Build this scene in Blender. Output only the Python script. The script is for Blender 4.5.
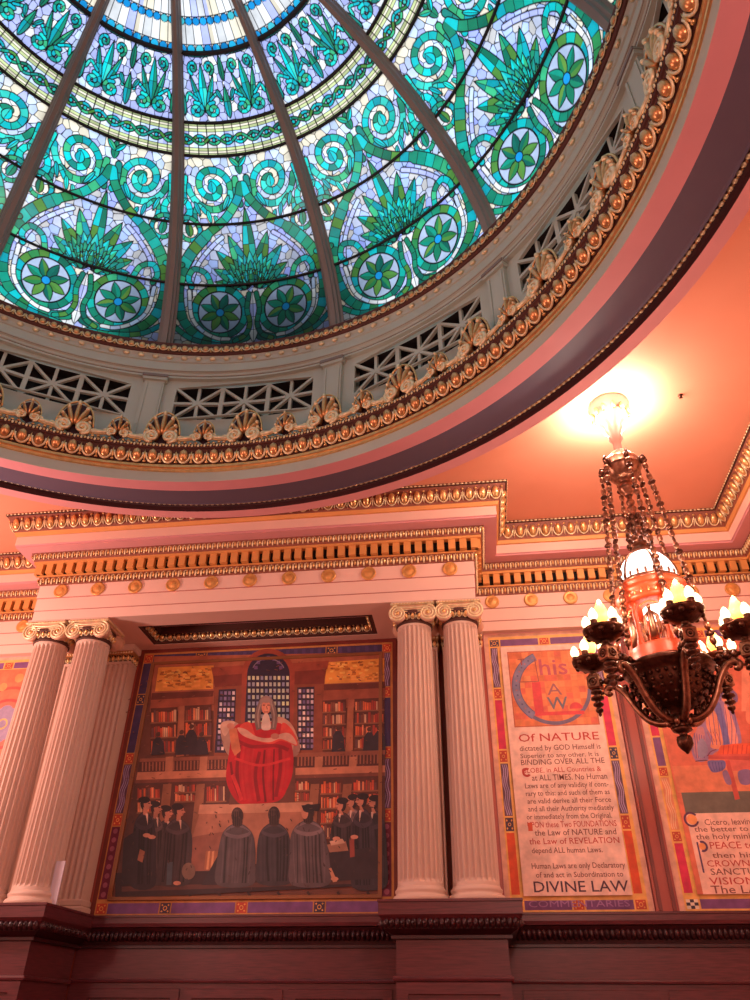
import bpy, math, random
import numpy as np
from mathutils import Vector
random.seed(7); RNG = np.random.default_rng(11)
for o in list(bpy.data.objects): bpy.data.objects.remove(o)
SC = bpy.context.scene
PI = math.pi
def lin(c):
    return tuple(((x/255)/12.92 if x/255 <= .04045 else ((x/255+.055)/1.055)**2.4) for x in c)

# ------------------------------------------------------------------ camera
F_PX, PITCH, YAW, ROLL = 748.97, math.radians(34.917), math.radians(-7.592), math.radians(.486)
CAM = np.array([3.028, 0, 1.6])
_f = np.array([math.sin(YAW)*math.cos(PITCH), math.cos(YAW)*math.cos(PITCH), math.sin(PITCH)])
_r0 = np.array([math.cos(YAW), -math.sin(YAW), 0]); _u0 = np.cross(_r0, _f)
_r = math.cos(ROLL)*_r0+math.sin(ROLL)*_u0; _u = -math.sin(ROLL)*_r0+math.cos(ROLL)*_u0
cd = bpy.data.cameras.new('camera'); co = bpy.data.objects.new('camera', cd); SC.collection.objects.link(co)
from mathutils import Matrix
co.matrix_world = Matrix(((_r[0], _u[0], -_f[0], CAM[0]), (_r[1], _u[1], -_f[1], CAM[1]), (_r[2], _u[2], -_f[2], CAM[2]), (0, 0, 0, 1)))
cd.sensor_fit = 'VERTICAL'; cd.sensor_height = 36; cd.lens = 36*F_PX/1000; cd.clip_end = 200; cd.clip_start = .05
SC.camera = co
# fixed survey station used only to lay out the flat wall paintings in wall coordinates
SURVEY_AT = np.array([3.028, 0, 1.6]); SURVEY_F = np.array([-0.10833438, 0.81279412, 0.57238919]); SURVEY_R = np.array([0.99183979, 0.12730068, 0.00695525]); SURVEY_U = np.array([0.06721235, -0.56847187, 0.81995258])
def wall_pt(x, y, Y):                      # measuring aid: picture point -> (X, Z) on the wall plane Y
    d = SURVEY_F+SURVEY_R*(x-375)/748.97+SURVEY_U*(500-y)/748.97
    q = SURVEY_AT+d*(Y-SURVEY_AT[1])/d[1]
    return q[0], q[2]
# ------------------------------------------------------------------ world, lights, exposure
W = bpy.data.worlds.new('world'); SC.world = W; W.use_nodes = True
bg = W.node_tree.nodes['Background']; bg.inputs[0].default_value = (.80, .89, 1, 1); bg.inputs[1].default_value = 1.55
SC.view_settings.view_transform = 'Standard'; SC.view_settings.look = 'None'
SC.view_settings.exposure = 0.10; SC.view_settings.gamma = 1; SC.view_settings.use_curve_mapping = False
CH = (4.96, 7.22)                           # chandelier axis
WARM = (1, .65, .56)
def lamp(name, loc, power, radius, color=WARM):
    l = bpy.data.lights.new(name, 'POINT'); l.energy = power; l.shadow_soft_size = radius; l.color = color
    o = bpy.data.objects.new(name, l); o.location = loc; SC.collection.objects.link(o); return o
# lamps of the room's other chandeliers (left, and the two behind the photographer)
lamp('chandelier_light', (-CH[0], CH[1], 4.9), 520, .3)
lamp('chandelier_light', (-CH[0], -1.9, 4.9), 380, .4)
lamp('chandelier_light', (CH[0], -1.9, 4.9), 430, .4)

# ------------------------------------------------------------------ materials
def new_mat(name):
    m = bpy.data.materials.new(name); m.use_nodes = True; nt = m.node_tree
    return m, nt, nt.nodes['Principled BSDF']
def solid(name, rgb, rough=.6, metal=0, noise=.08, scale=3, bump=0, dark=None, emit=None, es=0, stretch=None):
    m, nt, b = new_mat(name)
    b.inputs['Roughness'].default_value = rough; b.inputs['Metallic'].default_value = metal
    c = lin(rgb)
    tc = nt.nodes.new('ShaderNodeTexCoord'); n = nt.nodes.new('ShaderNodeTexNoise'); n.inputs['Scale'].default_value = scale
    n.inputs['Detail'].default_value = 4
    if stretch:
        mp = nt.nodes.new('ShaderNodeMapping'); mp.inputs['Scale'].default_value = stretch
        nt.links.new(tc.outputs['Object'], mp.inputs[0]); nt.links.new(mp.outputs[0], n.inputs['Vector'])
    else: nt.links.new(tc.outputs['Object'], n.inputs['Vector'])
    rp = nt.nodes.new('ShaderNodeValToRGB')
    d = lin(dark) if dark else tuple(x*(1-noise*2) for x in c)
    rp.color_ramp.elements[0].position = .3; rp.color_ramp.elements[1].position = .7
    rp.color_ramp.elements[0].color = (*d, 1); rp.color_ramp.elements[1].color = (*c, 1)
    nt.links.new(n.outputs[0], rp.inputs[0]); nt.links.new(rp.outputs[0], b.inputs['Base Color'])
    if bump:
        bp = nt.nodes.new('ShaderNodeBump'); bp.inputs['Strength'].default_value = bump; bp.inputs['Distance'].default_value = .01
        nt.links.new(n.outputs[0], bp.inputs['Height']); nt.links.new(bp.outputs[0], b.inputs['Normal'])
    if emit:
        b.inputs['Emission Color'].default_value = (*emit, 1); b.inputs['Emission Strength'].default_value = es
    return m
M = dict(
    cream=solid('cream_paint', (238, 196, 180), .55, noise=.03, scale=1.2),
    drum=solid('drum_paint', (176, 184, 170), .6, noise=.04, scale=1.5),
    ceil=solid('salmon_plaster', (234, 156, 124), .7, noise=.05, scale=.7),
    rose=solid('rose_paint', (214, 150, 152), .6, noise=.03),
    salmon=solid('salmon_tone', (208, 142, 150), .55, noise=.03),  # pinkish tone of the inner soffit band
    maroon=solid('maroon_tone', (84, 76, 98), .6, noise=.03),  # dark purplish tone of the outer soffit band
    deep=solid('deep_maroon', (64, 22, 28), .6, noise=.1),
    gold=solid('gilding', (240, 192, 128), .30, .7, noise=.12, scale=14),
    palegold=solid('pale_gilding', (250, 230, 184), .4, .4, noise=.14, scale=14),
    copper=solid('copper_gilding', (232, 176, 118), .28, .65, noise=.15, scale=16),
    ochre=solid('ochre_paint', (226, 160, 92), .5, .2, noise=.06, scale=4),
    stone=solid('column_paint', (214, 180, 162), .55, noise=.04, scale=1.5),
    oldgold=solid('old_gilt_wood', (150, 96, 60), .5, .2, noise=.1),
    drumline=solid('drum_line_paint', (122, 112, 104), .6, noise=.02),
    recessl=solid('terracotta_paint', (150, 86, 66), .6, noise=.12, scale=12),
    roset=solid('rosette_gilding', (232, 168, 96), .4, .35, noise=.12, scale=14),
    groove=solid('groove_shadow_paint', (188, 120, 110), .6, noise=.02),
    capm=solid('capital_paint', (226, 178, 150), .5, .1, noise=.1, scale=14),
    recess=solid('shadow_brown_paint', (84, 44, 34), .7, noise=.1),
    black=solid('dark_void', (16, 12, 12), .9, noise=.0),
    wood=solid('mahogany', (106, 46, 52), .36, noise=.25, scale=5, stretch=(1, 1, 14)),
    woodd=solid('carved_mahogany', (66, 22, 28), .38, noise=.25, scale=7),
    marble=solid('red_marble', (176, 84, 66), .35, noise=.2, scale=2, dark=(150, 62, 52), stretch=(3, 3, .5)),
    marbled=solid('dark_red_marble', (126, 52, 44), .35, noise=.2, scale=2),
    bronze=solid('bronze', (112, 72, 54), .32, .85, noise=.3, scale=22, dark=(62, 36, 28)),
    bronzel=solid('light_bronze', (176, 128, 100), .3, .85, noise=.2, scale=20, dark=(120, 76, 58)),
    amber=solid('amber_glow', (206, 78, 42), .4, .15, noise=.12, scale=8, emit=lin((255, 90, 40)), es=.22),  # weak emission stands in for lamplight glowing on the lantern parts
    rib=solid('dome_rib_paint', (132, 120, 112), .55, noise=.05, scale=2),
    iron=solid('black_iron', (18, 18, 20), .6, noise=.1),
    floor=solid('carpet', (120, 60, 56), .9, noise=.15, scale=20),
    plate=solid('pale_grey_plate', (196, 180, 190), .4, noise=.03),
    lampw=solid('lamp_glass', (255, 246, 236), .3, emit=(1, .93, .88), es=2.2),
    flame=solid('warm_bulb', (255, 230, 160), .3, emit=(1, .46, .07), es=2.1),
    bulb=solid('white_bulb', (255, 240, 200), .3, emit=(1, .80, .42), es=2.6),
    canopy=solid('canopy_paint', (170, 108, 92), .4, .2, noise=.05),  # even brownish pink paint of the ceiling canopy
)
def attr_mat(name, rough, noise, scale, translucent=False):
    m, nt, b = new_mat(name)
    a = nt.nodes.new('ShaderNodeAttribute'); a.attribute_name = 'Col'
    tc = nt.nodes.new('ShaderNodeTexCoord'); n = nt.nodes.new('ShaderNodeTexNoise'); n.inputs['Scale'].default_value = scale; n.inputs['Detail'].default_value = 5
    nt.links.new(tc.outputs['Object'], n.inputs['Vector'])
    mr = nt.nodes.new('ShaderNodeMapRange'); mr.inputs[1].default_value = .3; mr.inputs[2].default_value = .7
    mr.inputs[3].default_value = 1-noise; mr.inputs[4].default_value = 1+noise*.6
    nt.links.new(n.outputs[0], mr.inputs[0])
    mx = nt.nodes.new('ShaderNodeVectorMath'); mx.operation = 'MULTIPLY'
    nt.links.new(a.outputs['Color'], mx.inputs[0]); nt.links.new(mr.outputs[0], mx.inputs[1])
    if not translucent:
        nt.links.new(mx.outputs[0], b.inputs['Base Color']); b.inputs['Roughness'].default_value = rough
    else:
        tr = nt.nodes.new('ShaderNodeBsdfTranslucent'); gl = nt.nodes.new('ShaderNodeBsdfGlossy'); gl.inputs['Roughness'].default_value = .25
        gl.inputs['Color'].default_value = (.5, .5, .5, 1)
        ms = nt.nodes.new('ShaderNodeMixShader'); ms.inputs[0].default_value = .04
        nt.links.new(mx.outputs[0], tr.inputs[0]); nt.links.new(tr.outputs[0], ms.inputs[1]); nt.links.new(gl.outputs[0], ms.inputs[2])
        nt.links.new(ms.outputs[0], nt.nodes['Material Output'].inputs[0])
    return m
M['paint'] = attr_mat('mural_paint', .6, .22, 9)
M['canvas'] = attr_mat('oil_painting', .5, .26, 6)
M['glass'] = attr_mat('stained_glass', .3, .16, 5, True)

# ------------------------------------------------------------------ mesh accumulator
class MB:
    def __init__(s): s.v = []; s.n = 0; s.f = []; s.m = []; s.c = []; s.sm = []; s.mats = []
    def mi(s, k):
        if k not in s.mats: s.mats.append(k)
        return s.mats.index(k)
    def add(s, v, f, mat, smooth=False, col=None):
        v = np.asarray(v, float).reshape(-1, 3); o = s.n; s.v.append(v); s.n += len(v); k = s.mi(mat)
        for q in f: s.f.append(tuple(i+o for i in q)); s.m.append(k); s.sm.append(smooth); s.c.append(col or (1, 1, 1))
    def box(s, x0, x1, y0, y1, z0, z1, mat):
        s.add([(x, y, z) for z in (z0, z1) for x, y in ((x0, y0), (x1, y0), (x1, y1), (x0, y1))],
              [(0, 3, 2, 1), (4, 5, 6, 7), (0, 1, 5, 4), (1, 2, 6, 5), (2, 3, 7, 6), (3, 0, 4, 7)], mat)
    def rbox(s, x0, x1, y0, y1, z0, z1, mat, b=.01):
        P = []
        for z, k in ((z0, b), (z0+b, 0), (z1-b, 0), (z1, b)):
            for sx, sy in ((0, 0), (1, 0), (1, 1), (0, 1)):
                P.append((x1-k if sx else x0+k, y1-k if sy else y0+k, z))
        f = [(3, 2, 1, 0), (12, 13, 14, 15)]
        for r in range(3):
            for i in range(4): a = r*4; f.append((a+i, a+(i+1) % 4, a+4+(i+1) % 4, a+4+i))
        s.add(P, f, mat)
    def lathe(s, prof, c, mat, n=32, a0=0, a1=2*PI, smooth=True, closed=None):
        full = abs(a1-a0-2*PI) < 1e-6; k = n if full else n+1
        A = [a0+(a1-a0)*i/n for i in range(k)]
        V = [(c[0]+r*math.cos(a), c[1]+r*math.sin(a), c[2]+z) for a in A for r, z in prof]; p = len(prof); F = []
        for i in range(n):
            j = (i+1) % k
            for q in range(p-1): F.append((i*p+q, j*p+q, j*p+q+1, i*p+q+1))
        s.add(V, F, mat, smooth)
    def tube(s, pts, r, mat, n=8, smooth=True, caps=True):
        pts = [np.asarray(p, float) for p in pts]; m = len(pts)
        rr = r if hasattr(r, '__len__') else [r]*m
        V = []; up = None
        for i in range(m):
            t = pts[min(i+1, m-1)]-pts[max(i-1, 0)]; t = t/(np.linalg.norm(t)+1e-9)
            if up is None:
                up = np.array([0, 0, 1.]) if abs(t[2]) < .9 else np.array([1., 0, 0])
            a = np.cross(t, up); a /= np.linalg.norm(a)+1e-9; b = np.cross(a, t); up = b
            for k in range(n):
                g = 2*PI*k/n; V.append(pts[i]+rr[i]*(a*math.cos(g)+b*math.sin(g)))
        F = [(i*n+k, i*n+(k+1) % n, (i+1)*n+(k+1) % n, (i+1)*n+k) for i in range(m-1) for k in range(n)]
        if caps: F += [tuple(range(n))[::-1], tuple((m-1)*n+k for k in range(n))]
        s.add(V, F, mat, smooth)
    def ell(s, c, r, mat, fr=None, nu=8, nv=5, smooth=True):
        V, F = ELL(nu, nv); V = V*np.array(r)
        if fr is not None: V = V @ np.array(fr)
        s.add(V+np.array(c), F, mat, smooth)
    def cone_pts(s, *a): pass
    def build(s, name, parent=None, off=None, **props):
        me = bpy.data.meshes.new(name)
        V = np.concatenate(s.v)
        if off is None and parent is not None: off = ROOTLOC.get(root_of(parent).name, (0, 0, 0))
        if off is not None: V = V-np.array(off)
        me.from_pydata(V.tolist(), [], s.f)
        for k in s.mats: me.materials.append(M[k])
        me.polygons.foreach_set('material_index', s.m); me.polygons.foreach_set('use_smooth', s.sm)
        if 'paint' in s.mats or 'canvas' in s.mats:
            a = me.color_attributes.new('Col', 'FLOAT_COLOR', 'CORNER')
            buf = np.ones((len(me.loops), 4)); i = 0
            for q, c in zip(s.f, s.c): buf[i:i+len(q), :3] = c; i += len(q)
            a.data.foreach_set('color', buf.ravel())
        me.update()
        o = bpy.data.objects.new(name, me); SC.collection.objects.link(o)
        if parent is not None: o.parent = parent
        for k, v in props.items(): o[k] = v
        return o
_ec = {}
def ELL(nu, nv):
    if (nu, nv) in _ec: return _ec[nu, nv]
    V = [(0, 0, -1)]
    for j in range(1, nv):
        p = -PI/2+PI*j/nv
        V += [(math.cos(p)*math.cos(2*PI*i/nu), math.cos(p)*math.sin(2*PI*i/nu), math.sin(p)) for i in range(nu)]
    V.append((0, 0, 1)); F = [(0, 1+(i+1) % nu, 1+i) for i in range(nu)]
    for j in range(nv-2):
        a = 1+j*nu; F += [(a+i, a+(i+1) % nu, a+nu+(i+1) % nu, a+nu+i) for i in range(nu)]
    a = 1+(nv-2)*nu; F += [(a+i, a+(i+1) % nu, len(V)-1) for i in range(nu)]
    _ec[nu, nv] = (np.array(V), F); return _ec[nu, nv]
def curve(pts, n=10):     # Catmull-Rom
    P_ = [np.array(p, float) for p in pts]; P_ = [2*P_[0]-P_[1]]+P_+[2*P_[-1]-P_[-2]]; o = []
    for i in range(1, len(P_)-2):
        for k in range(n):
            t = k/n; a, b, c, d = P_[i-1], P_[i], P_[i+1], P_[i+2]
            o.append(.5*((2*b)+(-a+c)*t+(2*a-5*b+4*c-d)*t*t+(-a+3*b-3*c+d)*t**3))
    return o+[P_[-2]]
ROOTLOC = {}
def root_of(o):
    while o.parent is not None: o = o.parent
    return o
def thing(name, label, cat, loc=(0, 0, 0), group=None):
    o = bpy.data.objects.new(name, None); SC.collection.objects.link(o); o.location = loc; o.empty_display_size = .1
    o['label'] = label; o['category'] = cat
    if group: o['group'] = group
    ROOTLOC[o.name] = tuple(loc); return o
def tag(o, label, cat, group=None):
    o['label'] = label; o['category'] = cat
    if group: o['group'] = group
    return o
def copy_tree(o, parent=None):
    c = o.copy(); SC.collection.objects.link(c)
    if parent is not None: c.parent = parent
    for ch in list(o.children): copy_tree(ch, c)
    return c
def struct(o): o['kind'] = 'structure'; return o

# template merged element: list of (verts, faces, mat, smooth)
class Elem:
    def __init__(s, fn): mb = MB(); fn(mb); s.v = np.concatenate(mb.v); s.f = mb.f; s.mt = [mb.mats[i] for i in mb.m]; s.sm = mb.sm
    def put(s, mb, o, t, u, n, sc=(1, 1, 1)):
        V = (s.v*np.array(sc)) @ np.array([t, u, n])+np.array(o)      # local x along t, y up the moulding, z outwards
        off = mb.n; mb.v.append(V); mb.n += len(V)
        for q, k, m in zip(s.f, s.mt, s.sm):
            mb.f.append(tuple(i+off for i in q)); mb.m.append(mb.mi(k)); mb.sm.append(m); mb.c.append((1, 1, 1))
def arc(cx, cy, rx, ry, a0, a1, n, z=0): return [(cx+rx*math.cos(a0+(a1-a0)*i/n), cy+ry*math.sin(a0+(a1-a0)*i/n), z) for i in range(n+1)]
def egg_fn(mb):            # unit pitch, unit height, centred
    mb.ell((0, .0, .12), (.27, .40, .24), 'gold', nu=8, nv=6)
    mb.tube(arc(0, .08, .40, .52, PI*.98, 2*PI*1.01, 9, .10), .055, 'palegold', n=5)
    mb.ell((.5, -.08, .08), (.06, .40, .10), 'palegold', nu=5, nv=4)
    mb.ell((.5, .34, .06), (.11, .10, .10), 'gold', nu=5, nv=4)
EGG = Elem(egg_fn)
def egg2_fn(mb):
    mb.ell((0, .0, .14), (.29, .40, .26), 'copper', nu=8, nv=6)
    mb.tube(arc(0, .08, .41, .52, PI*.98, 2*PI*1.01, 9, .12), .075, 'palegold', n=5)
    mb.ell((.5, -.06, .08), (.07, .42, .10), 'gold', nu=5, nv=4)
    mb.ell((.5, -.40, .08), (.13, .08, .12), 'gold', nu=5, nv=4)
EGG2 = Elem(egg2_fn)
def leaf_fn(mb):           # small carved leaf repeat
    mb.ell((0, -.05, .12), (.20, .42, .16), 'palegold', nu=6, nv=4)
    mb.ell((.5, .05, .10), (.22, .34, .14), 'gold', nu=6, nv=4)
    mb.ell((.25, .3, .14), (.10, .10, .12), 'palegold', nu=5, nv=4)
LEAF = Elem(leaf_fn)
def bead_fn(mb): mb.ell((0, 0, 0), (.42, .42, .42), 'palegold', nu=6, nv=4); mb.ell((.5, 0, -.1), (.14, .3, .3), 'copper', nu=5, nv=3)
BEAD = Elem(bead_fn)

# ------------------------------------------------------------------ room shell
Z_C = 7.87; Y_C = 2.655; R_O = 6.05
def room_shell():
    mb = MB(); N = 144; X1, Y0, Y1 = 7.9, -5.5, 10.9; V = []
    for i in range(N):
        a = 2*PI*i/N; dx, dy = math.cos(a), math.sin(a)
        t = min(X1/abs(dx) if abs(dx) > 1e-9 else 1e9, ((Y1-Y_C) if dy > 0 else (Y_C-Y0))/abs(dy) if abs(dy) > 1e-9 else 1e9)
        V += [(R_O*dx, Y_C+R_O*dy, Z_C), (t*dx, Y_C+t*dy, Z_C), (t*dx, Y_C+t*dy, Z_C+.2), (R_O*dx, Y_C+R_O*dy, Z_C+.2)]
    F = []
    for i in range(N):
        a = i*4; b = ((i+1) % N)*4; F += [(a, a+1, b+1, b), (a+1, a+2, b+2, b+1), (a+2, a+3, b+3, b+2), (a+3, a, b, b+3)]
    for x in (-X1, X1):
        for y in (Y0, Y1): pass
    mb.add(V, F, 'ceil'); struct(mb.build('ceiling'))
    mb = MB(); mb.box(-7.9, 7.9, -5.5, 10.9, -.2, 0, 'floor'); struct(mb.build('floor'))
    mb = MB(); mb.box(-7.9, 7.9, 10.37, 10.9, 0, 8.3, 'marble'); struct(mb.build('wall_far'))
    mb = MB(); mb.box(-7.9, 7.9, -5.5, -5.06, 0, 8.3, 'cream'); struct(mb.build('wall_near'))
    mb = MB(); mb.box(-7.9, -7.46, -5.06, 10.37, 0, 8.3, 'cream'); struct(mb.build('wall_left'))
    mb = MB(); mb.box(7.46, 7.9, -5.06, 10.37, 0, 8.3, 'cream'); struct(mb.build('wall_right'))
    # red marble pilaster strips between the inscribed panels
    for i, (x0, x1) in enumerate(((5.03, 5.29), (-5.29, -5.03), (3.19, 3.27), (-3.27, -3.19))):
        mb = MB(); mb.box(x0, x1, 10.31, 10.37, 2.69, 6.33, 'marble')
        if x1-x0 > .2:
            for k in (x0+.03, x1-.07): mb.rbox(k, k+.04, 10.285, 10.31, 2.69, 6.33, 'marbled')
        struct(mb.build('trim_%d' % (i+1)))
room_shell()

# ------------------------------------------------------------------ straight entablature runs
PROF = [(0.0, 6.33), (0.0, 6.475), (.008, 6.485), (.008, 6.675), (.018, 6.685), (.018, 6.89)]
def frame_run(p0, p1, nrm, e0, e1, fn):
    """p0,p1: ends on the face line; nrm: into the room; e0,e1: +1 outer corner, -1 inner corner, 0 plain end."""
    p0 = np.array(p0, float); p1 = np.array(p1, float); L = np.linalg.norm(p1-p0); t = (p1-p0)/L
    fn(p0, t, np.array(nrm, float), L, e0, e1)
def strip(mb, p0, t, n, L, e0, e1, prof, mat, z_open=True):
    V = []
    for ov, z in prof:
        a = p0-t*ov*e0+n*ov; b = p0+t*(L+ov*e1)+n*ov
        V += [(a[0], a[1], z), (b[0], b[1], z)]
    F = [(2*i, 2*i+1, 2*i+3, 2*i+2) for i in range(len(prof)-1)]
    mb.add(V, F, mat)
def repeat(mb, el, p0, t, n, L, e0, e1, ov, z, pitch, h, slope, depth=None, margin=0.):
    """run an element along the moulding; slope = (outward, up) direction of the moulding face"""
    a = -ov*e0+margin; b = L+ov*e1-margin; m = max(1, round((b-a)/pitch)); pp = (b-a)/m
    s = np.array(slope, float); s /= np.linalg.norm(s)
    u = np.array([n[0]*s[0], n[1]*s[0], s[1]]); nn = np.array([n[0]*s[1], n[1]*s[1], -s[0]]); tt = np.array([t[0], t[1], 0])
    for i in range(m):
        q = p0+t*(a+(i+.5)*pp)+n*ov
        el.put(mb, (q[0], q[1], z), tt, u, nn, (pp, h, pp if depth is None else depth))
def entablature(root, p0, p1, nrm, e0, e1, ros=None, rosL=None):
    p0 = np.array(p0, float); p1 = np.array(p1, float); L = np.linalg.norm(p1-p0); t = (p1-p0)/L; n = np.array(nrm, float)
    A = (p0, t, n, L, e0, e1)
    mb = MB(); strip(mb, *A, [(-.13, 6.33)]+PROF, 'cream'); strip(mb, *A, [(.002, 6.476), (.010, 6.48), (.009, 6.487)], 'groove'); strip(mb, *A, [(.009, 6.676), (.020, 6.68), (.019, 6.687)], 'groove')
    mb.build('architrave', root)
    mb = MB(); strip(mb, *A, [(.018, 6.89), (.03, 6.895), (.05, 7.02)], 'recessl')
    repeat(mb, LEAF, *A, .045, 6.955, .085, .13, (.25, 1), .08); mb.build('carved_leaf_moulding', root)
    # dentil course
    mb = MB(); strip(mb, *A, [(.05, 7.02), (.062, 7.022), (.062, 7.045), (.05, 7.047)], 'ochre')
    strip(mb, *A, [(.048, 7.045), (.048, 7.215)], 'black'); strip(mb, *A, [(.05, 7.205), (.14, 7.205), (.14, 7.245)], 'ochre')  # black backing strip paints in the shade between the dentils
    a = -.12*e0; b = L+.12*e1; m = max(1, round((b-a)/.158)); pp = (b-a)/m
    for i in range(m):
        c = p0+t*(a+(i+.5)*pp)
        w = pp*.31
        q = [c-t*w+n*.045, c+t*w+n*.045, c+t*w+n*.125, c-t*w+n*.125]
        V = [(x[0], x[1], z) for z in (7.052, 7.21) for x in q]
        mb.add(V, [(0, 1, 2, 3), (7, 6, 5, 4), (2, 3, 7, 6), (1, 2, 6, 5), (3, 0, 4, 7)], 'ochre')
    mb.build('dentil_course', root)
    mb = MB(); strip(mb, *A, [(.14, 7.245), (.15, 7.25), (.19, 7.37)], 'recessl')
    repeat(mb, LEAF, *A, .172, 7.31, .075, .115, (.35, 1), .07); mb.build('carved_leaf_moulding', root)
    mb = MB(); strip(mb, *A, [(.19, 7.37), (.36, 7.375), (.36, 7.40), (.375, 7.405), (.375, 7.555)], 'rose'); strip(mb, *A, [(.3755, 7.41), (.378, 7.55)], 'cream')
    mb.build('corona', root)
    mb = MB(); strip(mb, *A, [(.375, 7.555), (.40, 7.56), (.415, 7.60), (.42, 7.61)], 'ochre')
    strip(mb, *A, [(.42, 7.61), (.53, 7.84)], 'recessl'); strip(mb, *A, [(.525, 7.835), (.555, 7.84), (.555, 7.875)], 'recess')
    repeat(mb, EGG, *A, .475, 7.725, .185, .22, (.11, .23), .15)
    repeat(mb, BEAD, *A, .552, 7.852, .06, .034, (0, 1), .034)
    mb.build('egg_and_dart_moulding', root)
    for x in (ros or []):
        c = p0+t*x+n*.02; mb = MB()
        T = np.array([t[0], t[1], 0]); Nn = np.array([n[0], n[1], 0]); C = np.array([c[0], c[1], 6.785])
        V = []; pr = ((.105, 0), (.105, .018), (.088, .026), (.075, .012), (.05, .03), (.0, .034))
        for r_, d in pr:
            for k in range(20): g = 2*PI*k/20; rr = r_*(1+(.05*math.cos(8*g) if r_ in (.05,) else 0)); V.append(C+T*rr*math.cos(g)+np.array([0, 0, rr*math.sin(g)])+Nn*d)
        F = [(i*20+k, i*20+(k+1) % 20, i*20+20+(k+1) % 20, i*20+20+k) for i in range(len(pr)-1) for k in range(20)]
        mb.add(V, F, 'roset', True); mb.build('rosette', root)
XE, YE, YB, XS = 3.19, 9.17, 10.24, 7.33
fr = thing('entablature', 'pink cornice with dentils and gold roundels carried forward by the two column pairs', 'cornice', (0, YE, 6.33))
entablature(fr, (-XE, YE), (XE, YE), (0, -1), 1, 1, [XE+2.87-.572*i for i in range(11)])
entablature(fr, (XE, YE), (XE, YB), (1, 0), 1, -1)
entablature(fr, (-XE, YB), (-XE, YE), (-1, 0), -1, 1)
rt = thing('entablature', 'pink cornice with dentils behind the chandelier, above the DIVINE LAW panel', 'cornice', (5.2, YB, 6.33))
entablature(rt, (XE, YB), (XS, YB), (0, -1), -1, -1, [.26+.575*i for i in range(7)])
sd = thing('entablature', 'cornice running towards the viewer at the right edge, past the ceiling corner', 'cornice', (XS, 6, 6.33))
entablature(sd, (XS, YB), (XS, -5), (-1, 0), -1, 0, [.4+.575*i for i in range(8)])
lf = thing('entablature', 'short stretch of cornice at the left edge above the left mural', 'cornice', (-5.2, YB, 6.33))
entablature(lf, (-XS, YB), (-XE, YB), (0, -1), -1, -1, [XS-XE-.26-.575*i for i in range(7)])
# solid body + soffit with the coffer over the big painting
mb = MB()
zc0, zc1 = 6.33, 6.56; cx, cy0, cy1 = 1.73, 9.52, 10.17
mb.box(-XE+.001, XE-.001, YE+.001, cy0, zc0+.0005, 6.8, 'cream'); mb.box(-XE, XE, cy1, 10.37, zc0+.0005, 6.8, 'cream')
mb.box(-XE, -cx, cy0, cy1, zc0+.0005, 6.8, 'cream'); mb.box(cx, XE, cy0, cy1, zc0+.0005, 6.8, 'cream')
mb.box(-cx, cx, cy0, cy1, zc1, 6.8, 'rose')
mb.build('coffered_soffit', fr)
mb = MB()
def coffer_side(p0, p1, n):
    p0 = np.array(p0, float); p1 = np.array(p1, float); L = np.linalg.norm(p1-p0); t = (p1-p0)/L
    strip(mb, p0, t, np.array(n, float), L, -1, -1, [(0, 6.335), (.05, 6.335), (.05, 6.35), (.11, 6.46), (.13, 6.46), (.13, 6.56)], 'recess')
    repeat(mb, EGG, p0, t, np.array(n, float), L, -1, -1, .085, 6.405, .13, .12, (.5, 1), .10)
coffer_side((-cx, cy1), (cx, cy1), (0, -1)); coffer_side((cx, cy0), (-cx, cy0), (0, 1))
coffer_side((-cx, cy0), (-cx, cy1), (1, 0)); coffer_side((cx, cy1), (cx, cy0), (-1, 0))
mb.build('egg_and_dart_moulding', fr)

# ------------------------------------------------------------------ wainscot, pedestals
def sweep_box_profile(mb, x0, x1, yf, ret, prof, mat):
    """profile (projection, z) round a block front at y=yf with side returns back to y=ret"""
    V = []
    for p, z in prof: V += [(x0-p, ret, z), (x0-p, yf-p, z), (x1+p, yf-p, z), (x1+p, ret, z)]
    F = [(4*i+k, 4*i+k+1, 4*i+4+k+1, 4*i+4+k) for i in range(len(prof)-1) for k in range(3)]
    F.append((4*(len(prof)-1), 4*(len(prof)-1)+1, 4*(len(prof)-1)+2, 4*(len(prof)-1)+3))
    mb.add(V, F, mat)
def carve(mb, a, b, z, r, n):      # row of carved leaves along a torus
    a = np.array(a, float); b = np.array(b, float); L = np.linalg.norm(b-a); t = (b-a)/L; m = max(1, round(L/.06)); pp = L/m
    for i in range(m):
        c = a+t*(i+.5)*pp; g = 1 if i % 2 else -1
        fr_ = np.array([[t[0], t[1], 0], [n[0], n[1], 0], [0, 0, 1]])
        mb.ell((c[0], c[1], z), (pp*.6, r*.8, r*1.15), 'woodd', fr_, nu=7, nv=5)
        mb.ell((c[0]+n[0]*r*.7, c[1]+n[1]*r*.7, z+.008*g), (pp*.3, r*.4, r*.5), 'woodd', fr_, nu=5, nv=4)
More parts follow.
